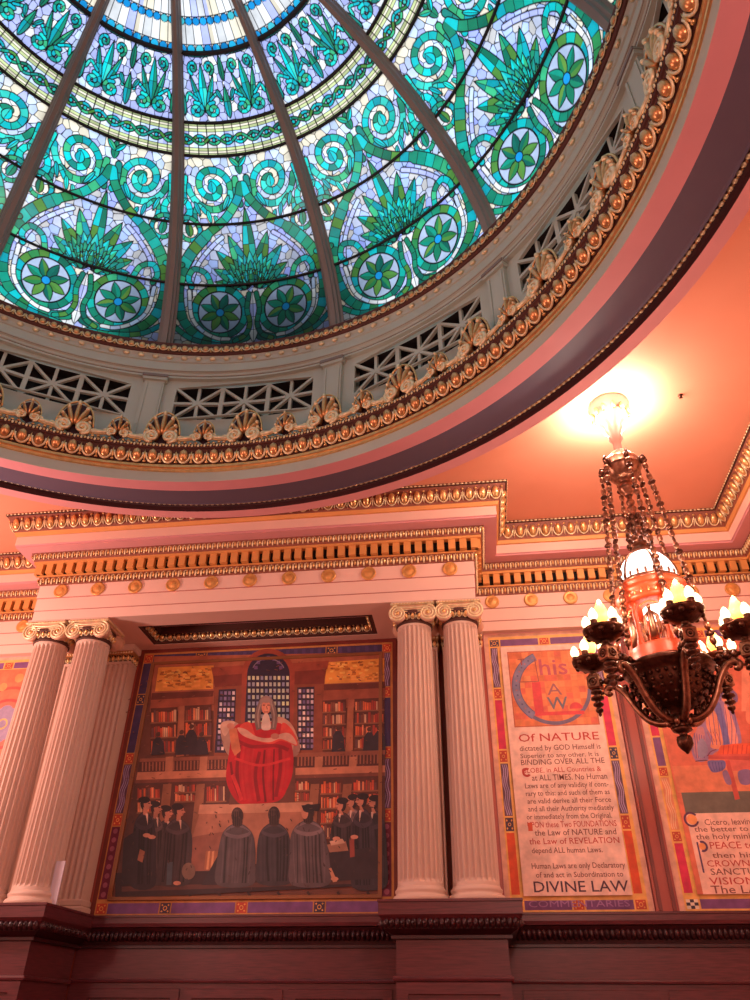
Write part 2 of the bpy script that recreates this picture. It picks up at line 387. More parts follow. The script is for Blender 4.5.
def pedestal(label, x0, x1):
    root = thing('column_pedestal', label, 'pedestal', ((x0+x1)/2, 9.5, 0))
    mb = MB(); yf = 9.2
    sweep_box_profile(mb, x0, x1, yf, 10.3, [(0, 2.33), (.17, 2.545), (.175, 2.55), (.175, 2.665), (.185, 2.67), (.185, 2.695)], 'wood')
    mb.build('ledge', root)
    mb = MB(); q = .13
    sweep_box_profile(mb, x0, x1, yf, 10.3, [(.0, 2.33), (.05, 2.335), (.05, 2.365), (.03, 2.37), (.12, 2.42), (.13, 2.5), (.16, 2.54)], 'woodd')
    carve(mb, (x0-.12, yf-.14), (x1+.12, yf-.14), 2.47, .045, (0, -1)); carve(mb, (x0-.14, yf-.12), (x0-.14, 10.2), 2.47, .045, (-1, 0)); carve(mb, (x1+.14, 10.2), (x1+.14, yf-.12), 2.47, .045, (1, 0))
    m_ = MB
    mb.build('carved_moulding', root)
    mb = MB(); mb.box(x0, x1, yf, 10.3, 0, 2.34, 'wood')
    sweep_box_profile(mb, x0, x1, yf, 10.3, [(.0, 1.955), (.03, 1.96), (.035, 1.98), (.03, 2.0), (.0, 2.005)], 'wood')
    for xa, xb, za, zb in ((x0, x0+.12, .3, 1.95), (x1-.12, x1, .3, 1.95), (x0+.12, x1-.12, 1.84, 1.95), (x0+.12, x1-.12, .3, .45)): mb.rbox(xa, xb, yf-.022, yf, za, zb, 'wood', .006)
    sweep_box_profile(mb, x0, x1, yf, 10.3, [(.0, 0), (.06, .0), (.06, .22), (.02, .26), (.0, .27)], 'woodd')
    mb.build('panelled_body', root)
pedestal('dark mahogany pedestal under the pair of columns right of the big painting', 2.07, 3.25)
pedestal('dark mahogany pedestal under the pair of columns at the left edge', -3.25, -2.07)
def wainscot(label, x0, x1, panels):
    root = thing('wainscot', label, 'wainscot', ((x0+x1)/2, 10.3, 0))
    yf = 10.36
    def S(mb, prof, mat):
        V = []
        for p, z in prof: V += [(x0, yf-p, z), (x1, yf-p, z)]
        mb.add(V, [(2*i, 2*i+1, 2*i+3, 2*i+2) for i in range(len(prof)-1)], mat)
    mb = MB(); S(mb, [(.03, 2.55), (.10, 2.56), (.11, 2.6), (.11, 2.66), (.12, 2.665), (.12, 2.69), (-.01, 2.692)], 'wood'); mb.build('ledge', root)
    mb = MB(); S(mb, [(.02, 2.33), (.05, 2.335), (.05, 2.365), (.03, 2.37), (.04, 2.42), (.05, 2.5), (.08, 2.55)], 'woodd')
    carve(mb, (x0, yf-.06), (x1, yf-.06), 2.46, .05, (0, -1)); mb.build('carved_moulding', root)
    mb = MB(); mb.box(x0, x1, yf-.02, yf+.005, 0, 2.34, 'wood'); S(mb, [(.02, 1.975), (.05, 1.98), (.055, 2.0), (.05, 2.015), (.02, 2.02)], 'wood')
    S(mb, [(.02, .27), (.06, .25), (.06, 0)], 'woodd')
    for xa, xb in panels:
        for a, b, c, d in ((xa, xa+.1, .35, 1.92), (xb-.1, xb, .35, 1.92), (xa+.1, xb-.1, 1.82, 1.92), (xa+.1, xb-.1, .35, .45)): mb.rbox(a, b, yf-.04, yf-.02, c, d, 'wood', .006)
    mb.build('panelling', root)
wainscot('dark mahogany wainscot below the big painting, between the pedestals', -2.07, 2.07, ((-1.9, -.66), (-.6, .6), (.66, 1.9)))
wainscot('dark mahogany wainscot below the inscribed panels, right of the pedestal', 3.25, 7.46, ((3.4, 4.9), (5.0, 6.2), (6.3, 7.4)))
wainscot('sliver of dark mahogany wainscot at the far left edge', -7.46, -3.25, ((-7.3, -5), (-4.9, -3.4)))

# ------------------------------------------------------------------ ionic columns
def spiral(c, r0, r1, turns, a0, sgn=1, n=26, y=0):
    return [(c[0]+sgn*(r0+(r1-r0)*i/n)*math.cos(a0+2*PI*turns*i/n), y, c[1]+(r0+(r1-r0)*i/n)*math.sin(a0+2*PI*turns*i/n)) for i in range(n+1)]
def make_column():
    root = thing('ionic_column', '', 'column', (0, 0, 2.69)); off = (0, 0, 2.69)
    mb = MB(); mb.lathe([(0, 2.692), (.30, 2.692), (.315, 2.71), (.318, 2.735), (.305, 2.762), (.285, 2.768), (.28, 2.785), (.29, 2.80), (.29, 2.82), (.275, 2.835), (.268, 2.85), (.0, 2.852)], (0, 0, 0), 'stone', 48)
    mb.build('base', root)
    NF = 24; K = 8; rings = [(2.84, .268, 0), (2.885, .262, 0), (2.905, .262, .5), (2.93, .262, 1)]
    for i in range(1, 8): f = i/8; rings.append((2.93+f*3.0, .262-.030*f**1.4, 1))
    rings += [(5.95, .231, 1), (5.985, .231, .5), (6.0, .231, 0), (6.05, .232, 0)]
    V = []; n = NF*K
    for z, R, d in rings:
        for k in range(n):
            p = (k % K)/K; g = math.sin(PI*min(1, max(0, (p-.16)/.84))) if p > .16 else 0
            r_ = R*(1-.135*d*math.sqrt(max(g, 0)) if g > 0 else 1); a = 2*PI*k/n; V.append((r_*math.cos(a), r_*math.sin(a), z))
    F = [(i*n+k, i*n+(k+1) % n, i*n+n+(k+1) % n, i*n+n+k) for i in range(len(rings)-1) for k in range(n)]
    mb = MB(); mb.add(V, F, 'stone'); mb.build('fluted_shaft', root)
    cap = MB()
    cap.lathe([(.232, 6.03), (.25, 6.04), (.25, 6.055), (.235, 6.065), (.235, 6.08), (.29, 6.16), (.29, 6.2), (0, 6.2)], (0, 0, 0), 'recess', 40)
    for i in range(20):
        a = 2*PI*i/20; nn = np.array([math.cos(a), math.sin(a), 0]); t = np.array([-nn[1], nn[0], 0])
        EGG.put(cap, nn*.262+np.array([0, 0, 6.115]), t, np.array([nn[0]*.4, nn[1]*.4, .9]), nn, (.08, .10, .10))
    cap.rbox(-.27, .27, -.27, .27, 6.25, 6.275, 'capm', .006); cap.rbox(-.30, .30, -.30, .30, 6.275, 6.305, 'palegold', .008); cap.rbox(-.285, .285, -.285, .285, 6.30, 6.335, 'stone', .004)
    for i in range(14):
        for sg in (-1, 1): LEAF.put(cap, (-.27+.0415*i, sg*.30, 6.29), (1, 0, 0), (0, 0, 1), (0, sg, 0), (.04, .028, .03))
    ch = cap.build('capital', root)
    for sg in (-1, 1):
        for sx in (-1, 1):
            v = MB(); c = (sx*.205, 6.158); y = sg*.27
            # face disc, spiral fillet, eye and the curled bolster running back
            P = []; 
            for yy, rr in ((0, .0), (0, .118), (.02, .124), (.05, .118), (.14, .085), (.20, .078), (.27, .078)): P.append((rr, yy))
            V = []; m = 24
            for rr, yy in P: V += [(c[0]+rr*math.cos(2*PI*k/m), y-sg*yy, c[1]+rr*math.sin(2*PI*k/m)) for k in range(m)]
            v.add(V, [(i*m+k, i*m+(k+1) % m, i*m+m+(k+1) % m, i*m+m+k) for i in range(len(P)-1) for k in range(m)], 'capm', True)
            v.tube(spiral(c, .118, .02, 2.6, PI/2, -sx, 44, y+sg*.004), [.0135]*30+[.011-.0004*i for i in range(15)], 'palegold', n=6)
            v.ell((c[0], y+sg*.008, c[1]), (.026, .016, .026), 'gold')
            v.build('volute', root if False else ch)
        w = MB()
        for dz, rr in ((0, .012), (-.034, .009), (-.06, .007)):
            w.tube([(x/20*.205, sg*.275, 6.158+.098+dz-.022*math.sin(PI*(x+20)/40)) for x in range(-20, 21)], rr, 'palegold', n=6)
        w.box(-.2, .2, min(sg*.27, sg*.24), max(sg*.27, sg*.24), 6.17, 6.262, 'capm')
        w.build('volute_channel', ch)
    return root
col0 = make_column()
spots = [(2.33, 'fluted cream ionic column beside the right edge of the big painting'),
         (2.955, 'fluted cream ionic column next to the DIVINE LAW panel'),
         (-2.31, 'fluted cream ionic column at left, the nearer to the big painting of its pair'),
         (-2.955, 'fluted cream ionic column nearest the left edge of the picture')]
for i, (x, lb) in enumerate(spots):
    o = col0 if i == 0 else copy_tree(col0)
    o.location = (x, 9.45, 2.69); o['label'] = lb; o['category'] = 'column'
    o['group'] = 'ionic columns flanking the big painting'
def make_pilaster():
    root = thing('pilaster', '', 'pilaster', (0, 10.2, 2.69)); off = (0, 10.2, 2.69)
    mb = MB(); w = .275; nf = 7; yf = 10.12; zz = [2.9, 6.0]
    mb.rbox(-w-.05, w+.05, 10.08, 10.37, 2.692, 2.78, 'stone', .02); mb.rbox(-w-.025, w+.025, 10.10, 10.37, 2.78, 2.86, 'stone', .015); mb.build('base', root)
    mb = MB(); pts = [(-w, 10.37), (-w, yf)]
    pw = 2*w/nf
    for i in range(nf):
        x0 = -w+i*pw; pts += [(x0+pw*.14, yf)]+[(x0+pw*(.14+.72*k/6), yf+.03*math.sin(PI*k/6)) for k in range(1, 6)]+[(x0+pw*.86, yf)]
    pts += [(w, yf), (w, 10.37)]
    V = [(x, y, z) for z in (2.86, 6.02) for x, y in pts]; n = len(pts)
    mb.add(V, [(i, i+1, n+i+1, n+i) for i in range(n-1)], 'stone'); mb.build('fluted_shaft', root)
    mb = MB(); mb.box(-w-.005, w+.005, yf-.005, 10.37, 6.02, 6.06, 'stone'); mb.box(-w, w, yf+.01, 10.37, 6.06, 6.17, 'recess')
    mb.rbox(-w-.04, w+.04, yf-.04, 10.37, 6.23, 6.335, 'stone', .02); mb.rbox(-w-.02, w+.02, yf-.02, 10.37, 6.165, 6.23, 'copper', .01)
    for i in range(7): EGG.put(mb, (-w+.04+i*.079, yf, 6.112), (1, 0, 0), (0, -.2, 1), (0, -1, 0), (.078, .10, .08))
    for i in range(14): BEAD.put(mb, (-w+.01+i*.042, yf-.022, 6.197), (1, 0, 0), (0, 0, 1), (0, -1, 0), (.04, .04, .03))
    for sx in (-1, 1):
        for i in range(3): EGG.put(mb, (sx*w, yf+.05+i*.079, 6.112), (0, sx, 0), (sx*.2, 0, 1), (sx, 0, 0), (.078, .10, .08))
    mb.build('capital', root)
    return root
pil0 = make_pilaster()
for i, (x, lb) in enumerate(((-2.31, 'flat fluted cream pilaster on the wall just left of the big painting'), (2.33, 'shaded fluted pilaster on the wall seen in the gap of the right column pair'),
                             (-2.955, 'fluted pilaster on the wall hidden behind the leftmost columns'), (2.955, 'fluted pilaster on the wall behind the column next to the DIVINE LAW panel'))):
    o = pil0 if i == 0 else copy_tree(pil0)
    o.location = (x, 10.2, 2.69); o['label'] = lb; o['category'] = 'pilaster'; o['group'] = 'pilasters behind the columns'
mb = MB(); (xa, za) = wall_pt(71, 899, 9.3); mb.rbox(-2.07, -1.955, 9.36, 9.375, 2.70, 3.18, 'plate', .004); mb.box(-2.07, -1.955, 9.35, 9.39, 2.692, 2.702, 'recess')
tag(mb.build('plate'), 'small pale grey upright plate standing on the ledge at the foot of the left columns', 'plate')

# ------------------------------------------------------------------ flat painting helper
class Paint:
    def __init__(s, Y, mat='paint'): s.mb = MB(); s.Y = Y; s.k = 0; s.mat = mat
    def poly(s, pts, rgb, up=1):
        s.k += up or .5; y = s.Y-.00002*s.k
        s.mb.add([(x, y, z) for x, z in pts], [tuple(range(len(pts)))], s.mat, False, lin(rgb))
    def rect(s, x0, x1, z0, z1, rgb, up=1): s.poly([(x0, z0), (x1, z0), (x1, z1), (x0, z1)], rgb, up)
    def ring(s, c, r0, r1, a0, a1, rgb, n=24, ky=1):
        s.k += 1; y = s.Y-.00002*s.k; V = []
        for i in range(n+1):
            a = a0+(a1-a0)*i/n
            for r in (r0, r1): V.append((c[0]+r*math.cos(a), y, c[1]+ky*r*math.sin(a)))
        s.mb.add(V, [(2*i, 2*i+1, 2*i+3, 2*i+2) for i in range(n)], s.mat, False, lin(rgb))
    def line(s, pts, w, rgb):
        s.k += 1; y = s.Y-.00002*s.k; P = [np.array(p, float) for p in pts]; V = []
        for i in range(len(P)):
            t = P[min(i+1, len(P)-1)]-P[max(i-1, 0)]; t /= np.linalg.norm(t)+1e-9; nn = np.array([-t[1], t[0]])*w/2
            for q in (P[i]-nn, P[i]+nn): V.append((q[0], y, q[1]))
        s.mb.add(V, [(2*i, 2*i+1, 2*i+3, 2*i+2) for i in range(len(P)-1)], s.mat, False, lin(rgb))
    def build(s, name, parent, **k): return s.mb.build(name, parent, **k)
def smooth_loop(pts, n=5):
    m = len(pts); o = []
    for i in range(m):
        a, b, c, d = [np.array(pts[(i+k-1) % m], float) for k in range(4)]
        for k in range(n):
            t = k/n; o.append(tuple(.5*((2*b)+(-a+c)*t+(2*a-5*b+4*c-d)*t*t+(-a+3*b-3*c+d)*t**3)))
    return o
def text_mesh(P, body, x0, x1, zc, size, rgb, bold=0):
    cu = bpy.data.curves.new('t', 'FONT'); cu.body = body; cu.size = 1; cu.resolution_u = 2; cu.offset = bold
    ob = bpy.data.objects.new('t', cu); SC.collection.objects.link(ob)
    dg = bpy.context.evaluated_depsgraph_get(); me = bpy.data.meshes.new_from_object(ob.evaluated_get(dg))
    V = np.array([v.co[:] for v in me.vertices]); F = [tuple(p.vertices) for p in me.polygons]
    bpy.data.objects.remove(ob); bpy.data.curves.remove(cu); bpy.data.meshes.remove(me)
    w = V[:, 0].max()-V[:, 0].min(); sx = (x1-x0)/w if x1 else size
    P.k += 1; y = P.Y-.00002*P.k
    X = x0+(V[:, 0]-V[:, 0].min())*sx; Z = zc+(V[:, 1]-.35)*size
    P.mb.add(np.stack([X, np.full(len(X), y), Z], 1), F, 'paint', False, lin(rgb))

GOLD = (214, 160, 70); CREAMP = (232, 200, 172)
def mosaic_border(root, X0, X1, Z0, Z1, Y, w, sched_l, sched_r, bot, top, base=(150, 70, 50), gold=GOLD, gw=.022):
    """painted mosaic border: strips of blocks between gold fillets"""
    P = Paint(Y); P.rect(X0, X1, Z0, Z1, gold)
    def block(x0, x1, z0, z1, kind):
        col = dict(sq=(196, 70, 48), sqd=(70, 52, 74), mag=(214, 44, 84), org=(222, 84, 42), pur=(124, 76, 128), wav=(104, 66, 84), dot=(112, 36, 60), blu=(74, 56, 96), oran=(226, 140, 100), chk=(232, 214, 190))[kind]
        P.rect(x0, x1, z0, z1, col)
        cx, cz = (x0+x1)/2, (z0+z1)/2; w_, h_ = x1-x0, z1-z0
        if kind in ('sq', 'sqd'):
            c2 = (236, 170, 90)
            for dx in (-1, 1):
                for dz in (-1, 1): P.poly([(cx+dx*.30*w_-w_*.1, cz+dz*.30*h_), (cx+dx*.30*w_, cz+dz*.30*h_-h_*.1), (cx+dx*.30*w_+w_*.1, cz+dz*.30*h_), (cx+dx*.30*w_, cz+dz*.30*h_+h_*.1)], c2, 0)
            P.ring((cx, cz), w_*.13, w_*.2, 0, 2*PI, c2)
        if kind == 'chk':
            for i in range(3):
                for j in range(3):
                    if (i+j) % 2: P.rect(x0+w_*i/3, x0+w_*(i+1)/3, z0+h_*j/3, z0+h_*(j+1)/3, (60, 48, 62), 0)
        if kind in ('wav', 'oran'):
            c2 = (176, 150, 190) if kind == 'wav' else (236, 190, 150)
            for q in (-.25, 0, .25):
                P.line([(cx+w_*(q+.12*math.sin(z*22)), z) for z in np.linspace(z0+.01, z1-.01, 40)], .012, c2)
        if kind == 'dot':
            m = max(2, int(h_/.1))
            for i in range(m): P.ring((cx, z0+h_*(i+.5)/m), .0, min(.034, w_*.3), 0, 2*PI, (160, 84, 104), 10)
        if kind in ('blu',) and h_ < w_:
            m = max(2, int(w_/.12))
            for i in range(m): P.rect(x0+w_*(i+.1)/m, x0+w_*(i+.5)/m, z0+h_*.15, z1-h_*.15, tuple(int(c*1.18) for c in col), 0)
    for side, sched in ((0, sched_l), (1, sched_r)):
        xa = X0+gw if side == 0 else X1-w+gw*0; xb = xa+w-gw
        z = Z1-gw-w
        hs = sum(h for _, h in sched); av = (Z1-Z0-2*w-2*gw)-gw*len(sched)
        for kind, h in sched:
            hh = av*h/hs; block(xa, xb-gw if side else xb-gw, z-hh, z, kind); z -= hh+gw
    for zt, sched in ((Z1-gw-w+gw, top), (Z0+gw, bot)):
        ws = sum(h for _, h in sched); av = (X1-X0-2*gw)-gw*(len(sched)-1); x = X0+gw
        for kind, h in sched: ww = av*h/ws; block(x, x+ww, zt, zt+w-2*gw, kind); x += ww+gw
    return P.build('mosaic_border', root)

# ------------------------------------------------------------------ the big painting
YW = 10.37
root = thing('mural_painting', 'large painting of a red-robed judge enthroned above dark-gowned listeners, in a mosaic border', 'painting', (0, YW, 2.7))
mb = MB(); mb.box(-1.99, 1.99, YW-.03, YW, 2.69, 6.33, 'marbled'); mb.build('backing', root)
o_ = mosaic_border(root, -1.93, 1.93, 2.70, 6.27, YW-.03, .15,
    [('blu', .55), ('sqd', .16), ('blu', .8), ('sq', .15), ('wav', .75), ('sq', .16), ('dot', 1.0)],
    [('wav', .6), ('sq', .16), ('blu', .8), ('sq', .15), ('wav', .75), ('sq', .16), ('dot', 1.0)],
    [('sq', .13), ('pur', .66), ('sqd', .13), ('pur', .8), ('sq', .13), ('pur', .8), ('sqd', .13), ('pur', .66), ('sq', .13)],
    [('sq', .13), ('blu', .7), ('sqd', .16), ('blu', 1.0), ('blu', .9), ('sqd', .16), ('blu', .7), ('sq', .13)], gold=(196, 132, 70), gw=.016)
C0, C1, D0, D1 = -1.78, 1.78, 2.86, 6.12
mb = MB()
for a, b, c, d in ((C0, C0+.05, D0, D1), (C1-.05, C1, D0, D1), (C0+.05, C1-.05, D0, D0+.05), (C0+.05, C1-.05, D1-.05, D1)): mb.rbox(a, b, YW-.055, YW-.02, c, d, 'oldgold', .008)
mb.build('gilt_frame', root)
P = Paint(YW-.034, 'canvas')
GAIN = 1.18
def q6(px, py): return wall_pt(90+px/2.34375, 600+py/2.34375, YW-.04)      # measured on the wall
P.rect(C0, C1, D0, D1, (112, 62, 46))
def PL(rgb, *pts): P.poly([q6(*p) for p in pts], tuple(min(255, c*GAIN) for c in rgb))
# architecture of the library
PL((150, 84, 60), (150, 132), (690, 122), (690, 250), (140, 262))
PL((206, 140, 62), (160, 158), (290, 153), (288, 208), (152, 214)); PL((206, 140, 62), (552, 146), (690, 136), (690, 190), (550, 196))
for bx0, bx1, by0, by1 in ((160, 288, 160, 208), (554, 688, 144, 190)):
    for i in range(90):
        a, b = random.uniform(bx0, bx1-12), random.uniform(by0, by1-5)
        PL(random.choice([(176, 108, 44), (228, 170, 86), (150, 88, 40), (216, 150, 76)]), (a, b), (a+random.uniform(5, 14), b-1), (a+random.uniform(5, 14), b+4), (a, b+4))
PL((96, 46, 36), (145, 218), (290, 212), (288, 226), (143, 234)); PL((96, 46, 36), (548, 198), (692, 192), (692, 206), (548, 212))
PL((140, 72, 50), (143, 234), (288, 226), (286, 248), (140, 256)); PL((140, 72, 50), (548, 212), (692, 206), (692, 230), (548, 236))
# pavilion
PL((132, 62, 46), (284, 158), (366, 152), (366, 172), (288, 178)); PL((110, 48, 38), (288, 178), (366, 172), (360, 200), (292, 204))
PL((132, 62, 46), (470, 148), (560, 142), (556, 162), (470, 168)); PL((110, 48, 38), (470, 168), (554, 162), (548, 196), (472, 198))
PL((124, 64, 44), (290, 204), (360, 200), (350, 366), (290, 370)); PL((124, 64, 44), (472, 198), (548, 196), (545, 360), (474, 364))
arch = [(352, 362)]+[(418+62*math.cos(PI-PI*k/16), 172-58*math.sin(PI*k/16)) for k in range(17)]+[(474, 360)]
PL((136, 62, 46), *arch)
arch = [(362, 300)]+[(418+50*math.cos(PI-PI*k/16), 175-50*math.sin(PI*k/16)) for k in range(17)]+[(468, 300)]
PL((44, 34, 52), *arch)
for r_ in range(8):
    for c_ in range(10):
        x, y = 370+c_*10, 178+r_*15; PL((150+random.randint(-30, 50),)*2+(150,), (x, y), (x+6, y), (x+6, y+9), (x, y+9))
for k in range(7):
    a = PI*(k+.5)/7; x, y = 418+30*math.cos(a), 165-30*math.sin(a); PL((96, 70, 110), (x-4, y-4), (x+4, y-4), (x+4, y+4), (x-4, y+4))
P.line([q6(418+38*math.cos(a), 168-30*math.sin(a)) for a in np.linspace(.3, PI-.3, 16)], .012, (150, 130, 150))
for xa, xb, ya, yb in ((302, 342, 210, 358), (486, 526, 205, 352)):
    PL((48, 34, 50), (xa, ya), (xb, ya-2), (xb-4, yb), (xa-10 if xa < 400 else xa, yb))
    for r_ in range(11):
        for c_ in range(4):
            x, y = xa+3+c_*9.5-(r_*.7 if xa < 400 else 0), ya+4+r_*13
            PL(random.choice([(190, 170, 176), (120, 100, 130), (214, 190, 180), (90, 76, 110)]), (x, y), (x+6, y), (x+6, y+8), (x, y+8))
# bookshelves
def shelf(x0, x1, y0, y1, rows, n):
    PL((84, 42, 32), (x0, y0), (x1, y0-3), (x1, y1-3), (x0, y1))
    for r_ in range(rows):
        ya = y0+(y1-y0)*r_/rows; yb = y0+(y1-y0)*(r_+1)/rows; x = x0+2
        while x < x1-4:
            w = random.uniform(3, 6.5); c = random.choice([(176, 70, 44), (150, 54, 40), (204, 120, 80), (120, 66, 48), (190, 150, 116), (98, 60, 56), (196, 92, 52)])
            h = random.uniform(.6, .84); PL(c, (x, yb-3-(yb-ya)*h), (x+w-.8, yb-3-(yb-ya)*h), (x+w-.8, yb-3), (x, yb-3)); x += w
        P.line([q6(x0, yb-1), q6(x1, yb-3)], .02, (150, 94, 66))
shelf(142, 205, 254, 360, 3, 12); shelf(222, 285, 248, 358, 3, 12); shelf(545, 600, 236, 352, 4, 12); shelf(620, 690, 232, 350, 4, 12)
for x in (208, 604): PL((154, 92, 64), (x, 250), (x+14, 248), (x+12, 366), (x-6, 368))
for cx_, cy_ in ((160, 340), (215, 335), (238, 322), (262, 340), (582, 325), (655, 328), (678, 325)):
    PL((52, 40, 46), (cx_-16, 364), (cx_-13, cy_-6), (cx_-5, cy_-18), (cx_+5, cy_-18), (cx_+13, cy_-4), (cx_+16, 362)); P.ring(q6(cx_, cy_-25), 0, .035, 0, 2*PI, (92, 56, 44), 12)
# balcony
PL((132, 76, 56), (118, 372), (692, 352), (692, 362), (116, 382)); PL((78, 40, 34), (116, 380), (692, 362), (692, 392), (112, 404))
for i in range(70):
    x = 122+i*8.1; y = 381-(x-118)*.034
    if 318 < x < 480: continue
    PL((140, 84, 60), (x, y), (x+3.4, y), (x+3.0, y+21), (x-.4, y+21))
for x in (178, 258, 528, 608): PL((164, 104, 76), (x, 368), (x+18, 367), (x+16, 402), (x-2, 403))
PL((176, 112, 84), (112, 404), (692, 388), (692, 406), (108, 424)); PL((110, 60, 46), (108, 422), (692, 404), (692, 412), (106, 430))
# lower book wall
PL((78, 44, 36), (106, 430), (692, 412), (692, 640), (60, 660))
shelf(110, 165, 436, 500, 2, 8); shelf(198, 250, 432, 475, 2, 8); shelf(272, 320, 430, 475, 1, 8); shelf(466, 515, 424, 475, 2, 8); shelf(540, 592, 422, 560, 4, 8); shelf(616, 676, 420, 480, 2, 8)
for x in (172, 250, 518, 594): PL((134, 84, 60), (x, 432), (x+20, 431), (x+10, 560), (x-14, 562))
# dais
PL((150, 96, 74), (262, 486), (520, 482), (545, 600), (215, 640)); PL((176, 122, 96), (258, 480), (522, 474), (526, 496), (254, 502)); PL((128, 76, 60), (240, 556), (330, 540), (310, 664), (205, 670))
for i in range(6): PL(random.choice([(190, 130, 90), (150, 90, 60), (210, 160, 120)]), (272+i*5, 590), (277+i*5, 588), (275+i*5, 632), (268+i*5, 632))
# throne figure
def PS(rgb, *pts): PL(rgb, *smooth_loop(pts))
def blob(cx_, cy_, rx, ry, rgb, n=16, a0=0, a1=2*PI): PL(rgb, *[(cx_+rx*math.cos(a0+(a1-a0)*k/n), cy_+ry*math.sin(a0+(a1-a0)*k/n)) for k in range(n if a1-a0 > 6.2 else n+1)])
PL((96, 54, 42), (336, 392), (482, 390), (480, 474), (326, 480))
PS((150, 112, 96), (306, 296), (318, 284), (340, 286), (352, 300), (350, 352), (340, 372), (326, 366), (312, 340)); PS((176, 136, 116), (306, 296), (318, 284), (340, 286), (330, 300), (316, 320))
PS((172, 124, 104), (438, 276), (460, 280), (478, 300), (492, 340), (488, 362), (472, 366), (448, 340), (430, 310)); PS((140, 98, 86), (470, 300), (492, 340), (488, 362), (474, 366), (478, 336))
PS((164, 22, 32), (338, 300), (368, 290), (448, 290), (474, 345), (476, 400), (464, 440), (440, 472), (372, 478), (344, 472), (320, 424), (326, 360))
for pts, c, w_ in (([(352, 340), (345, 400), (352, 462)], (140, 16, 28), .05), ([(372, 350), (366, 410), (376, 474)], (196, 38, 44), .05), ([(398, 356), (388, 410), (396, 472)], (146, 16, 28), .05), ([(420, 350), (418, 410), (420, 468)], (200, 42, 46), .05), ([(446, 348), (446, 400), (436, 462)], (150, 18, 30), .05), ([(462, 352), (464, 400), (456, 440)], (190, 36, 42), .04), ([(384, 346), (380, 400), (388, 470)], (196, 40, 44), .025), ([(410, 352), (406, 410), (412, 474)], (128, 12, 24), .03), ([(432, 350), (430, 410), (430, 470)], (128, 12, 24), .025), ([(362, 342), (356, 400), (364, 470)], (200, 40, 44), .03), ([(454, 350), (455, 400), (446, 450)], (196, 44, 46), .03), ([(330, 380), (336, 420), (350, 460)], (130, 14, 26), .035), ([(334, 410), (346, 440), (356, 470)], (216, 48, 50), .05), ([(344, 330), (380, 344), (436, 342), (466, 352)], (150, 18, 30), .05), ([(340, 372), (400, 388), (470, 372)], (214, 46, 48), .035)):
    P.line([q6(*p) for p in curve(pts, 6)], w_, c)
PS((188, 62, 50), (352, 296), (376, 288), (396, 330), (440, 326), (452, 288), (476, 308), (486, 342), (450, 330), (424, 338), (388, 330), (358, 318))
PS((186, 136, 116), (346, 300), (366, 304), (390, 320), (420, 324), (456, 312), (474, 318), (484, 340), (448, 326), (420, 334), (384, 328), (356, 316))
PL((176, 98, 66), (326, 304), (344, 300), (354, 354), (340, 366), (332, 350)); blob(434, 320, 10, 7, (160, 98, 80)); blob(330, 296, 9, 7, (170, 108, 88))
for sx in (-1, 1): P.line([q6(*p) for p in curve([(413+sx*9, 236), (413+sx*17, 258), (413+sx*20, 282), (413+sx*16, 304)], 6)], .085, (128, 100, 92)); P.line([q6(*p) for p in curve([(413+sx*13, 244), (413+sx*19, 270), (413+sx*17, 300)], 6)], .02, (164, 136, 124))
blob(413, 238, 15, 13, (134, 106, 98)); blob(413, 252, 10.5, 16, (186, 112, 88)); blob(415, 256, 6, 11, (200, 128, 100)); blob(413, 236, 11, 6, (140, 112, 102))
P.line([q6(405, 247), q6(411, 247)], .012, (84, 42, 38)); P.line([q6(416, 247), q6(422, 247)], .012, (84, 42, 38)); P.line([q6(408, 263), q6(418, 263)], .012, (134, 58, 50)); P.line([q6(414, 249), q6(416, 257)], .012, (156, 88, 70))
PS((196, 168, 152), (407, 270), (419, 270), (424, 300), (413, 306), (402, 300))
